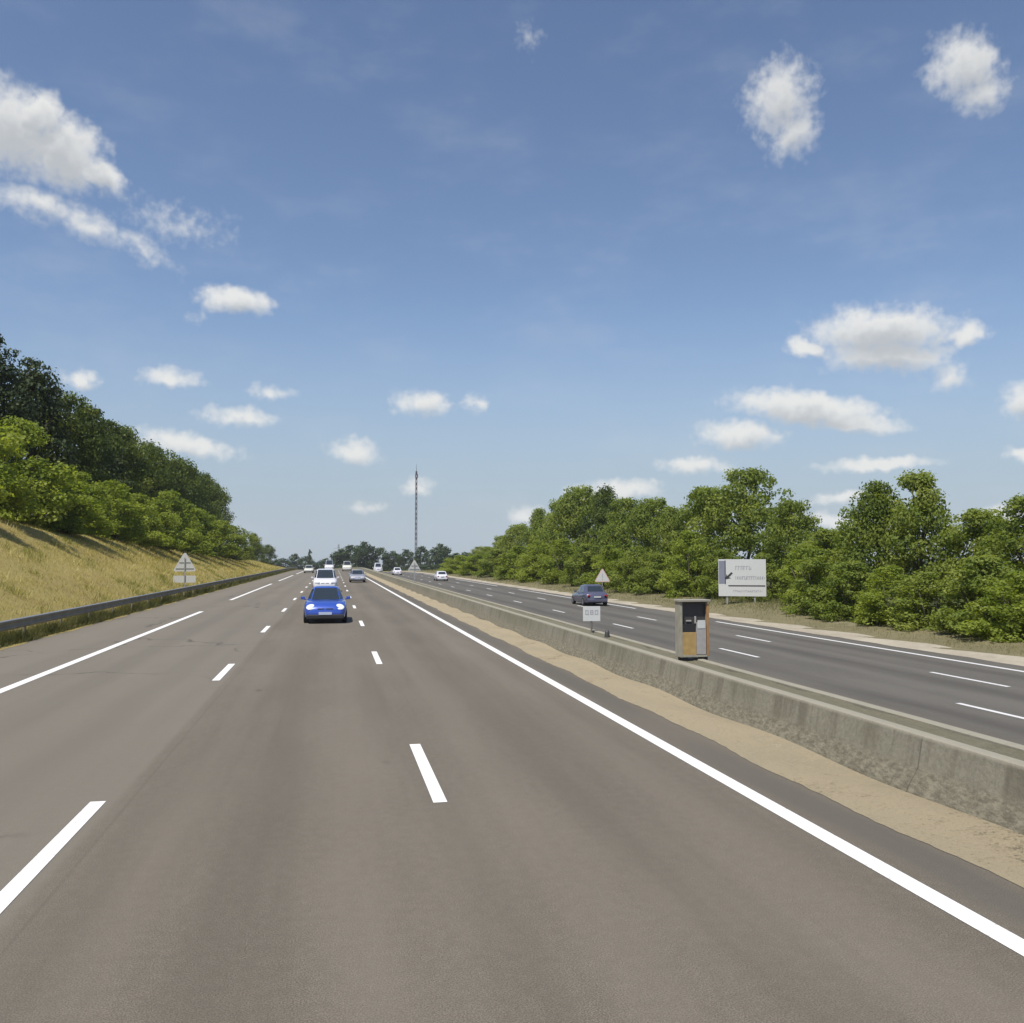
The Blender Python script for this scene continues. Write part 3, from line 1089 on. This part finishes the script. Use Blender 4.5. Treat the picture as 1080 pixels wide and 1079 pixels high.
# right side: the row of trees behind the verge
RT = 'trees in the row right of the opposite carriageway'
for i, (key, x, y, h, w, label) in enumerate([
    ('broad_b', 33.5, 33.5, 5.4, 6.4, 'green tree cut by the right frame edge'),
    ('tall_b', 33.0, 38.0, 5.9, 6.6, 'loose crowned tree second from the right frame edge'),
    ('broad_b', 33.5, 42.0, 5.4, 6.0, 'rounded lower tree between the two loose crowned trees at right'),
    ('tall_b', 32.3, 45.2, 7.6, 6.6, 'tall loose crowned tree with sky gaps, fourth from the right edge'),
    ('tall_a', 31.6, 48.0, 7.4, 6.4, 'tallest upright tree right of the white direction sign'),
    ('broad_b', 32.5, 55.0, 4.9, 6.4, 'low pale tree in the gap right of the white direction sign'),
    ('broad_a', 33.5, 61.5, 7.2, 6.2, 'mid height tree rising just right behind the white direction sign'),
    ('broad_a', 33.5, 69.0, 10.2, 9.4, 'tallest broad tree behind the white direction sign'),
    ('broad_b', 32.5, 75.5, 9.2, 7.6, 'big tree left of the tallest one behind the direction sign'),
    ('tall_a', 32, 82.5, 7.8, 6.6, 'mid height tree in the dip left of the tallest tree'),
    ('broad_b', 33.5, 91, 9.2, 8.5, 'rounded tree above the white triangle sign on the verge'),
    ('broad_a', 33, 100, 9.8, 9, 'rounded tree just left of the white triangle sign'),
    ('dark_b', 33.5, 109, 12.0, 9, 'darker taller tree left of the middle of the right row'),
    ('broad_b', 33, 118, 12.6, 11, 'tall broad tree in the left half of the right row'),
    ('broad_a', 33.5, 131, 11.6, 11, 'broad tree fifth from the far end of the right row'),
    ('tall_a', 33, 144, 11.0, 9, 'upright tree fourth from the far end of the right row'),
    ('broad_b', 32.5, 157, 9.0, 9, 'rounded tree third from the far end of the right row'),
    ('broad_a', 32, 172, 7.4, 8.5, 'smaller tree second from the far end of the right row'),
    ('broad_b', 31.5, 190, 5.6, 8, 'smallest tree at the far end of the right row'),
]):
    tree(key, x, y, h, w, label, 'broadleaf_tree', 'tree', RT, i * 2.1 + .3)
RB = 'bushes at the foot of the right tree row'
for i, (key, x, y, h, w, label) in enumerate([
    ('bush_b', 25.6, 27.0, 2.9, 4.4, 'bright green bush cut by the right frame edge'),
    ('bush_a', 25.4, 29.6, 2.5, 4.0, 'bright green low bush second from the right frame edge'),
    ('shrub_a', 25.8, 32.1, 3.1, 4.4, 'green bush third from the right frame edge'),
    ('shrub_b', 25.5, 35.2, 2.5, 4.0, 'low green bush fourth from the right frame edge'),
    ('bush_a', 25.6, 38.0, 2.7, 4.0, 'light green bush at the foot of the tallest upright tree'),
    ('shrub_a', 25.6, 41.0, 2.9, 4.2, 'green bush left of the foot of the tallest upright tree'),
    ('shrub_b', 25.8, 44.4, 3.5, 4.8, 'green bush midway between direction sign and tallest upright tree'),
    ('bush_b', 28.4, 50.4, 3.6, 4.8, 'pale green bush right of the white direction sign'),
    ('shrub_a', 28.6, 56.6, 3.2, 3.6, 'green bush right behind the white direction sign'),
    ('shrub_b', 27.6, 61.1, 3.6, 4.0, 'dark bush left behind the white direction sign'),
    ('bush_a', 26.8, 65.3, 5.1, 5.0, 'bright green bush left of the white direction sign'),
    ('shrub_a', 26.6, 71.5, 3.3, 4.6, 'green bush between direction sign and triangle sign'),
    ('shrub_b', 26.8, 77.6, 4.1, 5.0, 'green bush right of the white triangle sign'),
    ('bush_b', 26.7, 85.1, 4.3, 5.2, 'light bush behind the white triangle sign'),
    ('shrub_a', 26.6, 93.6, 4.5, 5.6, 'green bush left of the white triangle sign'),
    ('bush_a', 26.7, 103.4, 5.3, 6.4, 'bright bush in the left half of the right row'),
    ('bush_b', 26.5, 115.8, 5.3, 7.0, 'bright bush fifth from the far end of the right row'),
    ('bush_a', 26.5, 129.6, 4.9, 7.4, 'bright bush fourth from the far end of the right row'),
    ('shrub_a', 26.2, 146.0, 4.5, 7.6, 'green bush third from the far end of the right row'),
    ('bush_b', 26.1, 164.9, 3.9, 8.0, 'bright bush second from the far end of the right row'),
    ('bush_a', 26.0, 187.6, 3.7, 9.0, 'farthest bright bush of the right row'),
]):
    tree(key, x, y, h, w, label, 'bush', 'bush', RB, i * 1.7 + 1.1)
# beyond the crest
FT = 'far trees beyond the crest of the road'
for i, (key, x, y, h, w, label) in enumerate([
    ('far_a', 3, 440, 12.5, 13, 'far dark tree at the left end of the clump over the white van'),
    ('far_b', 9, 447, 14.8, 13, 'far dark tree left of the top of the central clump'),
    ('far_a', 15, 440, 16.0, 15, 'tallest far dark tree in the central clump between the two masts'),
    ('far_b', 22, 446, 13.5, 13, 'far dark tree on the right slope of the central clump'),
    ('far_a', 28, 438, 11.5, 11, 'far low tree just left of the tall mast'),
    ('far_b', 34, 430, 12.0, 10, 'far tree in front of the tall mast'),
    ('far_b', 41, 420, 13.0, 9, 'far pointed tree just right of the tall mast'),
    ('far_a', 49, 415, 13.8, 14, 'far round tree standing alone right of the tall mast'),
    ('far_a', 59, 405, 9.5, 13, 'far low tree between the lone round tree and the right row'),
    ('far_a', 66, 380, 9.0, 12, 'far low tree touching the end of the right row'),
    ('far_a', 44, 330, 6.6, 10, 'low far bush like tree left of the end of the right row'),
    ('far_a', -30, 560, 12.5, 20, 'far dark tree over the end of the left guard rail'),
    ('far_a', -45, 560, 13.0, 20, 'far dark tree right of the end of the left bank'),
    ('far_b', -17, 565, 14.0, 14, 'far dark tree left of the spiky conifer'),
    ('far_pine', -14, 555, 18.5, 6, 'far spiky dark conifer left of the white van'),
    ('far_a', -5, 560, 12.5, 16, 'far dark tree behind the white van'),
    ('far_b', -22, 558, 15.2, 10, 'far dark pointed tree between bank and spiky conifer'),
]):
    nm = 'conifer' if 'pine' in key else 'broadleaf_tree'
    o = tree(key, x, y, h, w * (1.4 if 'pine' not in key else 1), label, nm, 'tree', FT, i * 1.3)

r = np.random.default_rng(123)
n = 26000
X = r.uniform(-900, 1100, n)
Y = r.uniform(820, 980, n)
hh = 15 + 4 * np.sin(X * .021) + 3 * np.sin(X * .067 + 1) + 2.5 * np.sin(X * .19 + 2)
Z = np.array([crest(v) for v in Y]) + r.random(n) ** .6 * hh
tag(link('far_wood', leaf_mesh('far_wood', np.stack([X, Y, Z], 1), r.normal(size=(n, 3)) + np.array([0, -.4, .5]), 2.4 + 2 * r.random(n), 1.8 + 1 * r.random(n), .45 + .2 * r.normal(size=n), M['leaf_far'], 5)),
    'low band of distant woodland along the horizon', 'wood', kind='stuff')


# ------------------------------------------------------------------ masts
def lattice(name, label, x, y, w0, w1, h, seg, leg, guys=False):
    z0 = ground(x, y)
    t_ = thing(name, label, 'mast', (x, y, z0))
    mb = MB()
    n = int(h / seg)
    cs = [(-1, -1), (1, -1), (1, 1), (-1, 1)]
    for sx_, sy_ in cs:
        mb.tube([(sx_ * w0 / 2, sy_ * w0 / 2, -1), (sx_ * w1 / 2, sy_ * w1 / 2, h)], leg, 5)
    for k in range(n):
        a, c = k / n, (k + 1) / n
        wa, wc = w0 + (w1 - w0) * a, w0 + (w1 - w0) * c
        for i in range(4):
            p, q = cs[i], cs[(i + 1) % 4]
            if k % 2:
                p, q = q, p
            mb.tube([(p[0] * wa / 2, p[1] * wa / 2, a * h), (q[0] * wc / 2, q[1] * wc / 2, c * h)], leg * .6, 4)
    mb.build('lattice', M['mast'], t_)
    return t_, h


mt, hh_ = lattice('radio_mast', 'tall thin radio mast rising above the far trees', 43.0, 480, 1.0, .62, 56.0, 2.6, .17)
ant = MB()
ant.tube([(0, 0, 55), (0, 0, 60)], [.14, .05], 6)
for k in range(3):
    a = k * 2.1
    ant.box((.75 * math.cos(a), .75 * math.sin(a), 53.5), (.3, .3, 2.2), a)
ant.build('antenna', M['mast'], mt)
py_, _ = lattice('pylon', 'small faint lattice pylon above the far trees left of the tall mast', 3.4, 620, 1.6, .7, 24.5, 3.0, .10)
arm = MB()
for z_, w_ in ((21.5, 3.6), (18.5, 4.6)):
    arm.tube([(-w_, 0, z_), (0, 0, z_ + .5), (w_, 0, z_)], [.06, .12, .06], 5)
arm.build('crossarm', M['mast'], py_)


# ------------------------------------------------------------------ signs
def tri(cx_, cz, s, r_=.12, n=4):
    """triangle, point up, with rounded corners, in the xz plane"""
    out = []
    hgt = s * .866
    cs = [(-s / 2, -hgt / 3), (s / 2, -hgt / 3), (0, 2 * hgt / 3)]
    for i, (x, z_) in enumerate(cs):
        px_, pz = x * (1 - 2.0 * r_), z_ * (1 - 2.0 * r_)
        a0 = math.atan2(z_, x)
        for k in range(n):
            a = a0 + (k / (n - 1) - .5) * R(120)
            out.append((cx_ + px_ + s * r_ * .58 * math.cos(a), cz + pz + s * r_ * .58 * math.sin(a)))
    return out


def plane(poly, y):
    return [(a, y, c) for a, c in poly]


def back_sign(label, x, y, rz, zc, s, base, plate=True):
    g0 = ground(x, y) if base is None else base
    t_ = thing('warning_sign', label, 'sign', (x, y, g0), rz, 'warning signs seen from behind')
    MB().slab(plane(tri(0, zc - g0, s), -.012), (0, .024, 0)).build('triangle_plate', M['sign_back'], t_)
    # stiffening rails across the back
    rl = MB()
    for dz, w_ in ((-.16, .74), (.10, .46)):
        rl.box((0, -.028, zc - g0 + dz * s), (w_ * s, .03, .05))
    rl.build('rail', M['steel'], t_)
    ps = MB()
    ps.box((0, -.06, (zc - g0 + .3 * s) / 2 - .1), (.07, .04, zc - g0 + .3 * s + .2))
    ps.build('post', M['steel'], t_)
    if plate:
        pl = MB()
        pl.box((0, 0, zc - g0 - .62 * s), (.92 * s, .02, .3 * s))
        pl.build('distance_plate', M['sign_back'], t_, bevel=.004)
    return t_


back_sign('grey back of a triangular warning sign beside the left guard rail', -10.95, 71.3, 0, 2.2, 1.75, None)
back_sign('grey back of a small far triangular warning sign on the median', 6.77, 77, 0, 1.95, 1.15, .60, False)

# triangle facing us on the far verge
t_ = thing('warning_sign', 'white triangular warning sign with post on the far verge', 'sign', (22.6, 74.3, ground(22.6, 74.3)), R(-6))
zc = 1.42 - ground(22.6, 74.3) - .35
MB().slab(plane(tri(0, zc, 1.42), -.01), (0, .022, 0)).build('triangle_plate', M['faded_red'], t_)
MB().slab(plane(tri(0, zc, 1.18), -.016), (0, .006, 0)).build('face', M['white_sheet'], t_)
pg = MB()
pg.box((0, -.019, zc + .12), (.07, .004, .36), 0)
pg.box((0, -.019, zc - .19), (.09, .004, .10), 0)
pg.build('pictogram', M['ink_grey'], t_)
MB().tube([(0, .04, -.2), (0, .04, zc + .4)], .04, 8).build('post', M['steel'], t_)

# big white direction sign
sgx, sgy = 25.85, 54.2
t_ = thing('direction_sign', 'large white direction sign with black diagonal arrow on two posts', 'sign', (sgx, sgy, ground(sgx, sgy)), R(-24))
g0 = ground(sgx, sgy)
z0, z1 = .22 - g0, 2.60 - g0
W_ = 2.98
hw = W_ / 2
fr = MB()
fr.box((0, .02, (z0 + z1) / 2), (W_, .05, z1 - z0))
fr.build('panel', M['white_sheet'], t_, bevel=.01)
yb = -.009
MB().box((-hw + .23, yb, z0 + .30 * (z1 - z0) + .35 * (z1 - z0)), (.40, .008, .62 * (z1 - z0))).build('side_band', M['blue_grey'], t_)
MB().box((-hw + .435, yb - .005, z0 + .65 * (z1 - z0)), (.055, .006, .64 * (z1 - z0))).build('divider', M['ink'], t_)
MB().box((.28, yb, z0 + .285 * (z1 - z0)), (W_ - .68, .008, .075)).build('separator', M['ink'], t_)
ar = MB()
H_ = z1 - z0
tip, tail = (-hw + .44, z0 + .46 * H_), (-hw + .86, z0 + .64 * H_)
dx, dz = tail[0] - tip[0], tail[1] - tip[1]
L_ = math.hypot(dx, dz)
dx, dz = dx / L_, dz / L_
px_, pz = -dz, dx
P_ = lambda a, c: (tip[0] + dx * a + px_ * c, tip[1] + dz * a + pz * c)
ar.slab(plane([P_(0, 0), P_(.30, .19), P_(.24, .06), P_(L_, .06), P_(L_, -.06), P_(.24, -.06), P_(.30, -.19)], yb - .010), (0, .006, 0))
ar.build('arrow', M['ink'], t_)
rg = random.Random(4)


def scribble(name, x0, x1, zc_, h_, mat, pitch=.17, sw=.045):
    """worn lettering, too far off to read in the photograph: uprights and bars of letter shapes"""
    mb_ = MB()
    x = x0
    k = 0
    while x < x1:
        st_ = rg.random()
        mb_.box((x, yb - .002, zc_), (sw, .005, h_))
        if st_ < .75:
            mb_.box((x + .045 + sw * .5, yb - .002, zc_ + (h_ * .38 if st_ < .4 else -h_ * .38)), (.08, .005, sw))
        if st_ > .3:
            mb_.box((x + .10, yb - .002, zc_ + (0 if st_ > .5 else -h_ * .12)), (sw * .9, .005, h_ * (.66 if st_ > .5 else .5)))
        x += pitch
        k += 1
    mb_.build(name, mat, t_)


scribble('lettering', -.40, .62, z0 + .77 * H_, .26, M['ink_grey'])
scribble('lettering', -.40, 1.30, z0 + .50 * H_, .22, M['ink_grey'], .14)
scribble('lettering', -.55, 1.25, z0 + .145 * H_, .12, M['ink_grey'], .12, .025)
for sx_ in (-.95, .78):
    MB().box((sx_, .12, (z1 - .3) / 2 - .1), (.12, .14, z1 - .3 + .2)).build('post', M['steel'], t_, bevel=.01)

# kilometre plate on the median, and the low dark stump beside it
kx, ky = 6.87, 23.6
t_ = thing('distance_marker', 'small white plate with dark figures on a short post between the median walls', 'sign', (kx, ky, .60), R(-8))
MB().box((0, 0, .53), (.47, .014, .40)).build('plate', M['white_sheet'], t_, bevel=.004)
fg = MB()
for k, x in enumerate((-.13, 0, .13)):
    yk = -.0095
    fg.box((x - .035, yk, .57), (.022, .004, .12))
    fg.box((x + .035, yk, .57 - (0 if k else .01)), (.022, .004, .12))
    for z_ in ((.52, .62) if k != 1 else (.52, .57, .62)):
        fg.box((x, yk, z_), (.05, .004, .022))
fg.build('figures', M['ink_grey'], t_)
MB().tube([(0, .03, -.05), (0, .03, .45)], .025, 8).build('post', M['steel_dull'], t_)
t_ = thing('marker_stump', 'low dark stump on the median beside the small white plate', 'stump', (6.87, 22.2, .60))
MB().tube([(0, 0, -.03), (0, 0, .02), (0, 0, .14), (.01, 0, .19), (.012, 0, .20)], [.075, .075, .06, .045, .01], 10).build('stump', M['dark'], t_, smooth=True)

# roadside cabinet
t_ = thing('roadside_cabinet', 'grey roadside cabinet with ochre door and white notice on the median', 'cabinet', (6.92, 16.75, .60), R(2))
CW, CD, CH, F = .60, .27, 1.17, .10
yf = -CD / 2
fr = MB()
fr.box((-CW / 2 + .02, 0, F + (CH - F) / 2), (.04, CD, CH - F))
fr.box((CW / 2 - .02, .03, F + (CH - F) / 2), (.04, CD - .06, CH - F))
fr.box((0, CD / 2 - .012, F + (CH - F) / 2), (CW - .08, .024, CH - F))
fr.box((0, 0, F + .02), (CW - .08, CD, .04))
fr.build('case', M['cab_grey'], t_, bevel=.004)
MB().box((0, -.005, CH + .022), (CW + .05, CD + .06, .045)).build('lid', M['cab_grey'], t_, bevel=.008)
MB().box((CW / 2 - .025, yf + .015, F + .52), (.05, .034, 1.0)).build('edge_trim', M['rust'], t_, bevel=.003)
MB().box((0, yf + .10, .95), (CW - .09, .03, .42)).build('dark_recess', M['dark'], t_)
MB().box((-.115, yf + .05, .66), (.27, .05, .16)).build('lower_recess', M['black'], t_)
MB().box((-.115, yf + .03, .36), (.29, .05, .44)).build('door', M['ochre'], t_, bevel=.004, )
pd = MB().box((.135, yf + .03, .46), (.20, .05, .62)).build('door', M['cab_pale'], t_, bevel=.004)
pd['label'] = 'pale grey narrow door with white notice'
MB().box((.135, yf + .001, .735), (.16, .006, .16)).build('notice', M['white_sheet'], pd)
hd = MB()
hd.box((.015, yf + .02, .82), (.03, .03, .14))
hd.box((-.10, yf + .07, .80), (.11, .02, .03))
hd.build('handle', M['cab_pale'], t_, bevel=.004)
for sx_ in (-.2, .22):
    MB().box((sx_, 0, .03), (.11, CD - .06, .14)).build('foot', M['black'], t_)


# ------------------------------------------------------------------ vehicles
def make_wheel(root, x, y, r_, w_):
    s = 1 if x > 0 else -1
    ty = MB()
    pr = [(-w_ / 2, r_ * .62), (-w_ / 2, r_ * .92), (-w_ * .38, r_), (w_ * .38, r_), (w_ / 2, r_ * .92), (w_ / 2, r_ * .62)]
    rings = [[(x + a, y + c * math.cos(2 * math.pi * k / 24), r_ + c * math.sin(2 * math.pi * k / 24)) for k in range(24)] for a, c in pr]
    ty.loft(rings, caps=True)
    wh = ty.build('wheel', M['rubber'], root, auto=40)
    rm = MB()
    xo = x + s * (w_ / 2 + .003)
    rm.tube([(xo - s * .02, y, r_), (xo, y, r_)], r_ * .60, 20)
    for k in range(5):
        a = 2 * math.pi * k / 5
        rm.box((xo + s * .004, y + .3 * r_ * math.cos(a), r_ + .3 * r_ * math.sin(a)), (.012, .07, .07))
    rm.build('rim', M['rim'], wh)


def car(name, label, cat, loc, heading, paint, L=4.0, W=1.70, H=1.45, hood=.88, belt=.92, nose=.60, boot=.95, y_ws=-.75, y_roof0=-.15, y_roof1=1.25, y_back=1.75,
        lamps='oval', roofw=.72, group=None):
    """front towards -Y; origin on the ground under its middle"""
    root = thing(name, label, cat, loc, heading, group)
    h2 = W / 2
    # body: cross sections from nose to tail
    st_ = [(-L / 2, .30, nose * .80, .72), (-L / 2 + .06, .22, nose, .84), (-L / 2 + .30, .20, nose + (hood - nose) * .55, .95), (-L / 2 + .65, .20, nose + (hood - nose) * .85, .99),
           (y_ws - .05, .20, hood, 1.0), (y_ws + .45, .20, belt, 1.0), (0.4, .20, belt, 1.0), (y_roof1, .20, belt + .01, 1.0), (y_back, .20, boot, .98),
           (L / 2 - .12, .24, boot - .05, .93), (L / 2, .34, boot - .22, .84)]
    rings = []
    for y, zb, zt, k in st_:
        w_ = h2 * k
        mid = zb + (zt - zb) * .52
        half = [(0, zb), (w_ * .80, zb), (w_ * .95, zb + .06), (w_, mid), (w_ * .985, zt - (zt - zb) * .22), (w_ * .93, zt - .06), (w_ * .80, zt - .01), (w_ * .4, zt + .018), (0, zt + .025)]
        rings.append([(a, y, c) for a, c in half] + [(-a, y, c) for a, c in half[-2:0:-1]])
    body = MB().loft(rings).build('body', paint, root, auto=50)
    # greenhouse
    wb, wr = h2 * (.93 if roofw > .7 else .87), h2 * roofw
    zb, zr = belt - .01, H
    low = [(-wb * .80, y_ws - .02), (wb * .80, y_ws - .02), (wb, y_ws + .30), (wb, y_roof1 + .2), (wb * .85, y_back), (-wb * .85, y_back), (-wb, y_roof1 + .2), (-wb, y_ws + .30)]
    topr = [(-wr * .86, y_roof0), (wr * .86, y_roof0), (wr, y_roof0 + .22), (wr, y_roof1 - .18), (wr * .86, y_roof1), (-wr * .86, y_roof1), (-wr, y_roof1 - .18), (-wr, y_roof0 + .22)]
    lowz = [zb - .03, zb - .03, zb - .02, zb, zb - .01, zb - .01, zb, zb - .02]
    lo = [Vector((a, c, z_)) for (a, c), z_ in zip(low, lowz)]
    tp = [Vector((a, c, zr - .07)) for a, c in topr]
    crown_ = [Vector((a * .82, (c - .5) * .82 + .5, zr - .015)) for a, c in topr]
    crown2 = [Vector((a * .4, (c - .5) * .4 + .5, zr)) for a, c in topr]
    MB().loft([lo, tp, crown_, crown2]).build('roof', paint, root, auto=32)

    def pane(nm, i, j, m0=.06, lo_=.08, hi_=.92, parts=1):
        a, b_, c, d = lo[i], lo[j], tp[j], tp[i]
        nrm = (b_ - a).cross(d - a).normalized()
        cen = (a + b_ + c + d) / 4
        if nrm.dot(cen - Vector((0, .4, cen.z))) < 0:
            nrm = -nrm
        q = lambda u, v: (a.lerp(b_, u)).lerp(d.lerp(c, u), v)
        for k in range(parts):
            u0, u1 = k / parts + m0 / parts, (k + 1) / parts - m0 / parts
            poly = [q(u0, lo_), q(u1, lo_), q(u1, hi_), q(u0, hi_)]
            MB().slab([p + nrm * .008 for p in poly], nrm * -.02).build(nm, M['glass'], root)

    pane('windscreen', 0, 1, .02, .08, .99)
    pane('windscreen_corner', 1, 2, .12, .12, .90)
    pane('windscreen_corner', 7, 0, .12, .12, .90)
    pane('side_window', 2, 3, .05, .12, .92, 2)
    pane('side_window', 6, 7, .05, .12, .92, 2)
    pane('rear_window', 4, 5, .06, .22, .92)
    # nose
    yn = -L / 2
    if lamps == 'oval':
        for s in (-1, 1):
            cx_, cy_, cz = s * h2 * .66, yn + .16, nose + .01
            rings = []
            for k in range(7):
                ph_ = math.pi * k / 6
                rr, dd = math.sin(ph_), math.cos(ph_)
                rings.append([(cx_ + .19 * max(rr, .02) * math.cos(a) * (1) - s * .03 * math.sin(a), cy_ - .12 * dd - .10 * math.sin(a) * -rr, cz + .115 * max(rr, .02) * math.sin(a) + .04 * dd * -1)
                              for a in [2 * math.pi * i / 16 for i in range(16)]])
            MB().loft(rings).build('headlight', M['lamp'], root, smooth=True)
    else:
        for s in (-1, 1):
            MB().box((s * h2 * .64, yn + .07, nose - .03), (.36, .16, .15), s * .28).build('headlight', M['lamp'], root, bevel=.03)
    bm_ = MB()
    bm_.box((0, yn + .10, .28), (W * .86, .27, .19))
    bm_.build('front_bumper', M['black'], root, bevel=.04)
    gm = MB()
    for s in (-1, 1):
        gm.box((s * .17, yn + .035, nose * .86), (.28, .05, .10))
    gm.build('grille', M['black'], root, bevel=.015)
    MB().box((0, yn - .035, .42), (.52, .02, .11)).build('number_plate', M['plate'], root)
    # tail
    yt = L / 2
    for s in (-1, 1):
        MB().box((s * h2 * .70, yt - .05, boot - .27), (.22, .10, .22)).build('taillight', M['red_lamp'], root, bevel=.02)
    MB().box((0, yt - .02, .38), (W * .82, .14, .20)).build('rear_bumper', paint if name != 'van' else M['black'], root, bevel=.04)
    MB().box((0, yt + .035, boot - .30), (.50, .03, .11)).build('number_plate', M['white_sheet'], root)
    for s in (-1, 1):
        mm = MB()
        mm.box((s * (h2 + .07), y_ws + .38, belt + .06), (.17, .09, .12))
        mm.box((s * (h2 - .02), y_ws + .39, belt + .01), (.10, .04, .05))
        mm.build('mirror', paint, root, bevel=.015)
        make_wheel(root, s * (h2 - .10), -L / 2 + .74, .30, .20)
        make_wheel(root, s * (h2 - .10), L / 2 - .72, .30, .20)
    return root


car('car', 'small bright blue car with pale headlights in the middle lane, nearest of all', 'car', (-.30, 39.3, 0), 0, M['paint_blue'], 3.9, 1.74, 1.46, .90, .92, .66, lamps='oval', roofw=.62)
car('van', 'white van with dark windscreen right behind the blue car', 'van', (-.62, 74.5, 0), 0, M['paint_white'], 4.6, 1.9, 1.84, 1.08, 1.10, .82, 1.12, -1.45, -.80, 1.9, 2.2, 'box')
car('car', 'silver car in the right lane beyond the white van', 'car', (2.7, 105, 0), 0, M['paint_silver'], 4.3, 1.76, 1.42, lamps='box')
car('car', 'pale far car in the left lane near the end of the guard rail', 'car', (-4.6, 178, 0), 0, M['paint_cream'], 4.3, 1.76, 1.5, lamps='box')
car('van', 'far pale van in the right lane under the central tree clump', 'van', (3.0, 205, crest(205)), 0, M['paint_cream'], 5.2, 2.05, 2.2, 1.25, 1.3, .9, 1.3, -1.7, -1.2, 2.2, 2.5, 'box')
car('van', 'far white van beyond the near white van, only its top in view', 'van', (-.9, 208, crest(208)), 0, M['paint_white'], 5.2, 2.05, 2.5, 1.3, 1.35, .9, 1.3, -1.7, -1.2, 2.2, 2.5, 'box')
PI = math.pi
car('van', 'far white van driving away on the opposite carriageway', 'van', (10.6, 222, crest(222) - .7), PI, M['paint_white'], 5.2, 2.1, 2.5, 1.25, 1.3, .9, 1.3, -1.7, -1.2, 2.2, 2.5, 'box')
car('car', 'far white car on the opposite carriageway left of the small median triangle', 'car', (13.2, 192, -.7), PI, M['paint_white'], 4.5, 1.85, 1.6, lamps='box')
car('car', 'white car on the opposite carriageway right of the small median triangle', 'car', (16.3, 139, -.7), PI, M['paint_white'], 4.5, 1.8, 1.5, lamps='box')
car('car', 'dark slate car with red tail lights seen above the small white plate', 'car', (18.3, 63.5, -.7), PI, M['paint_dark'], 4.2, 1.76, 1.5, lamps='box')
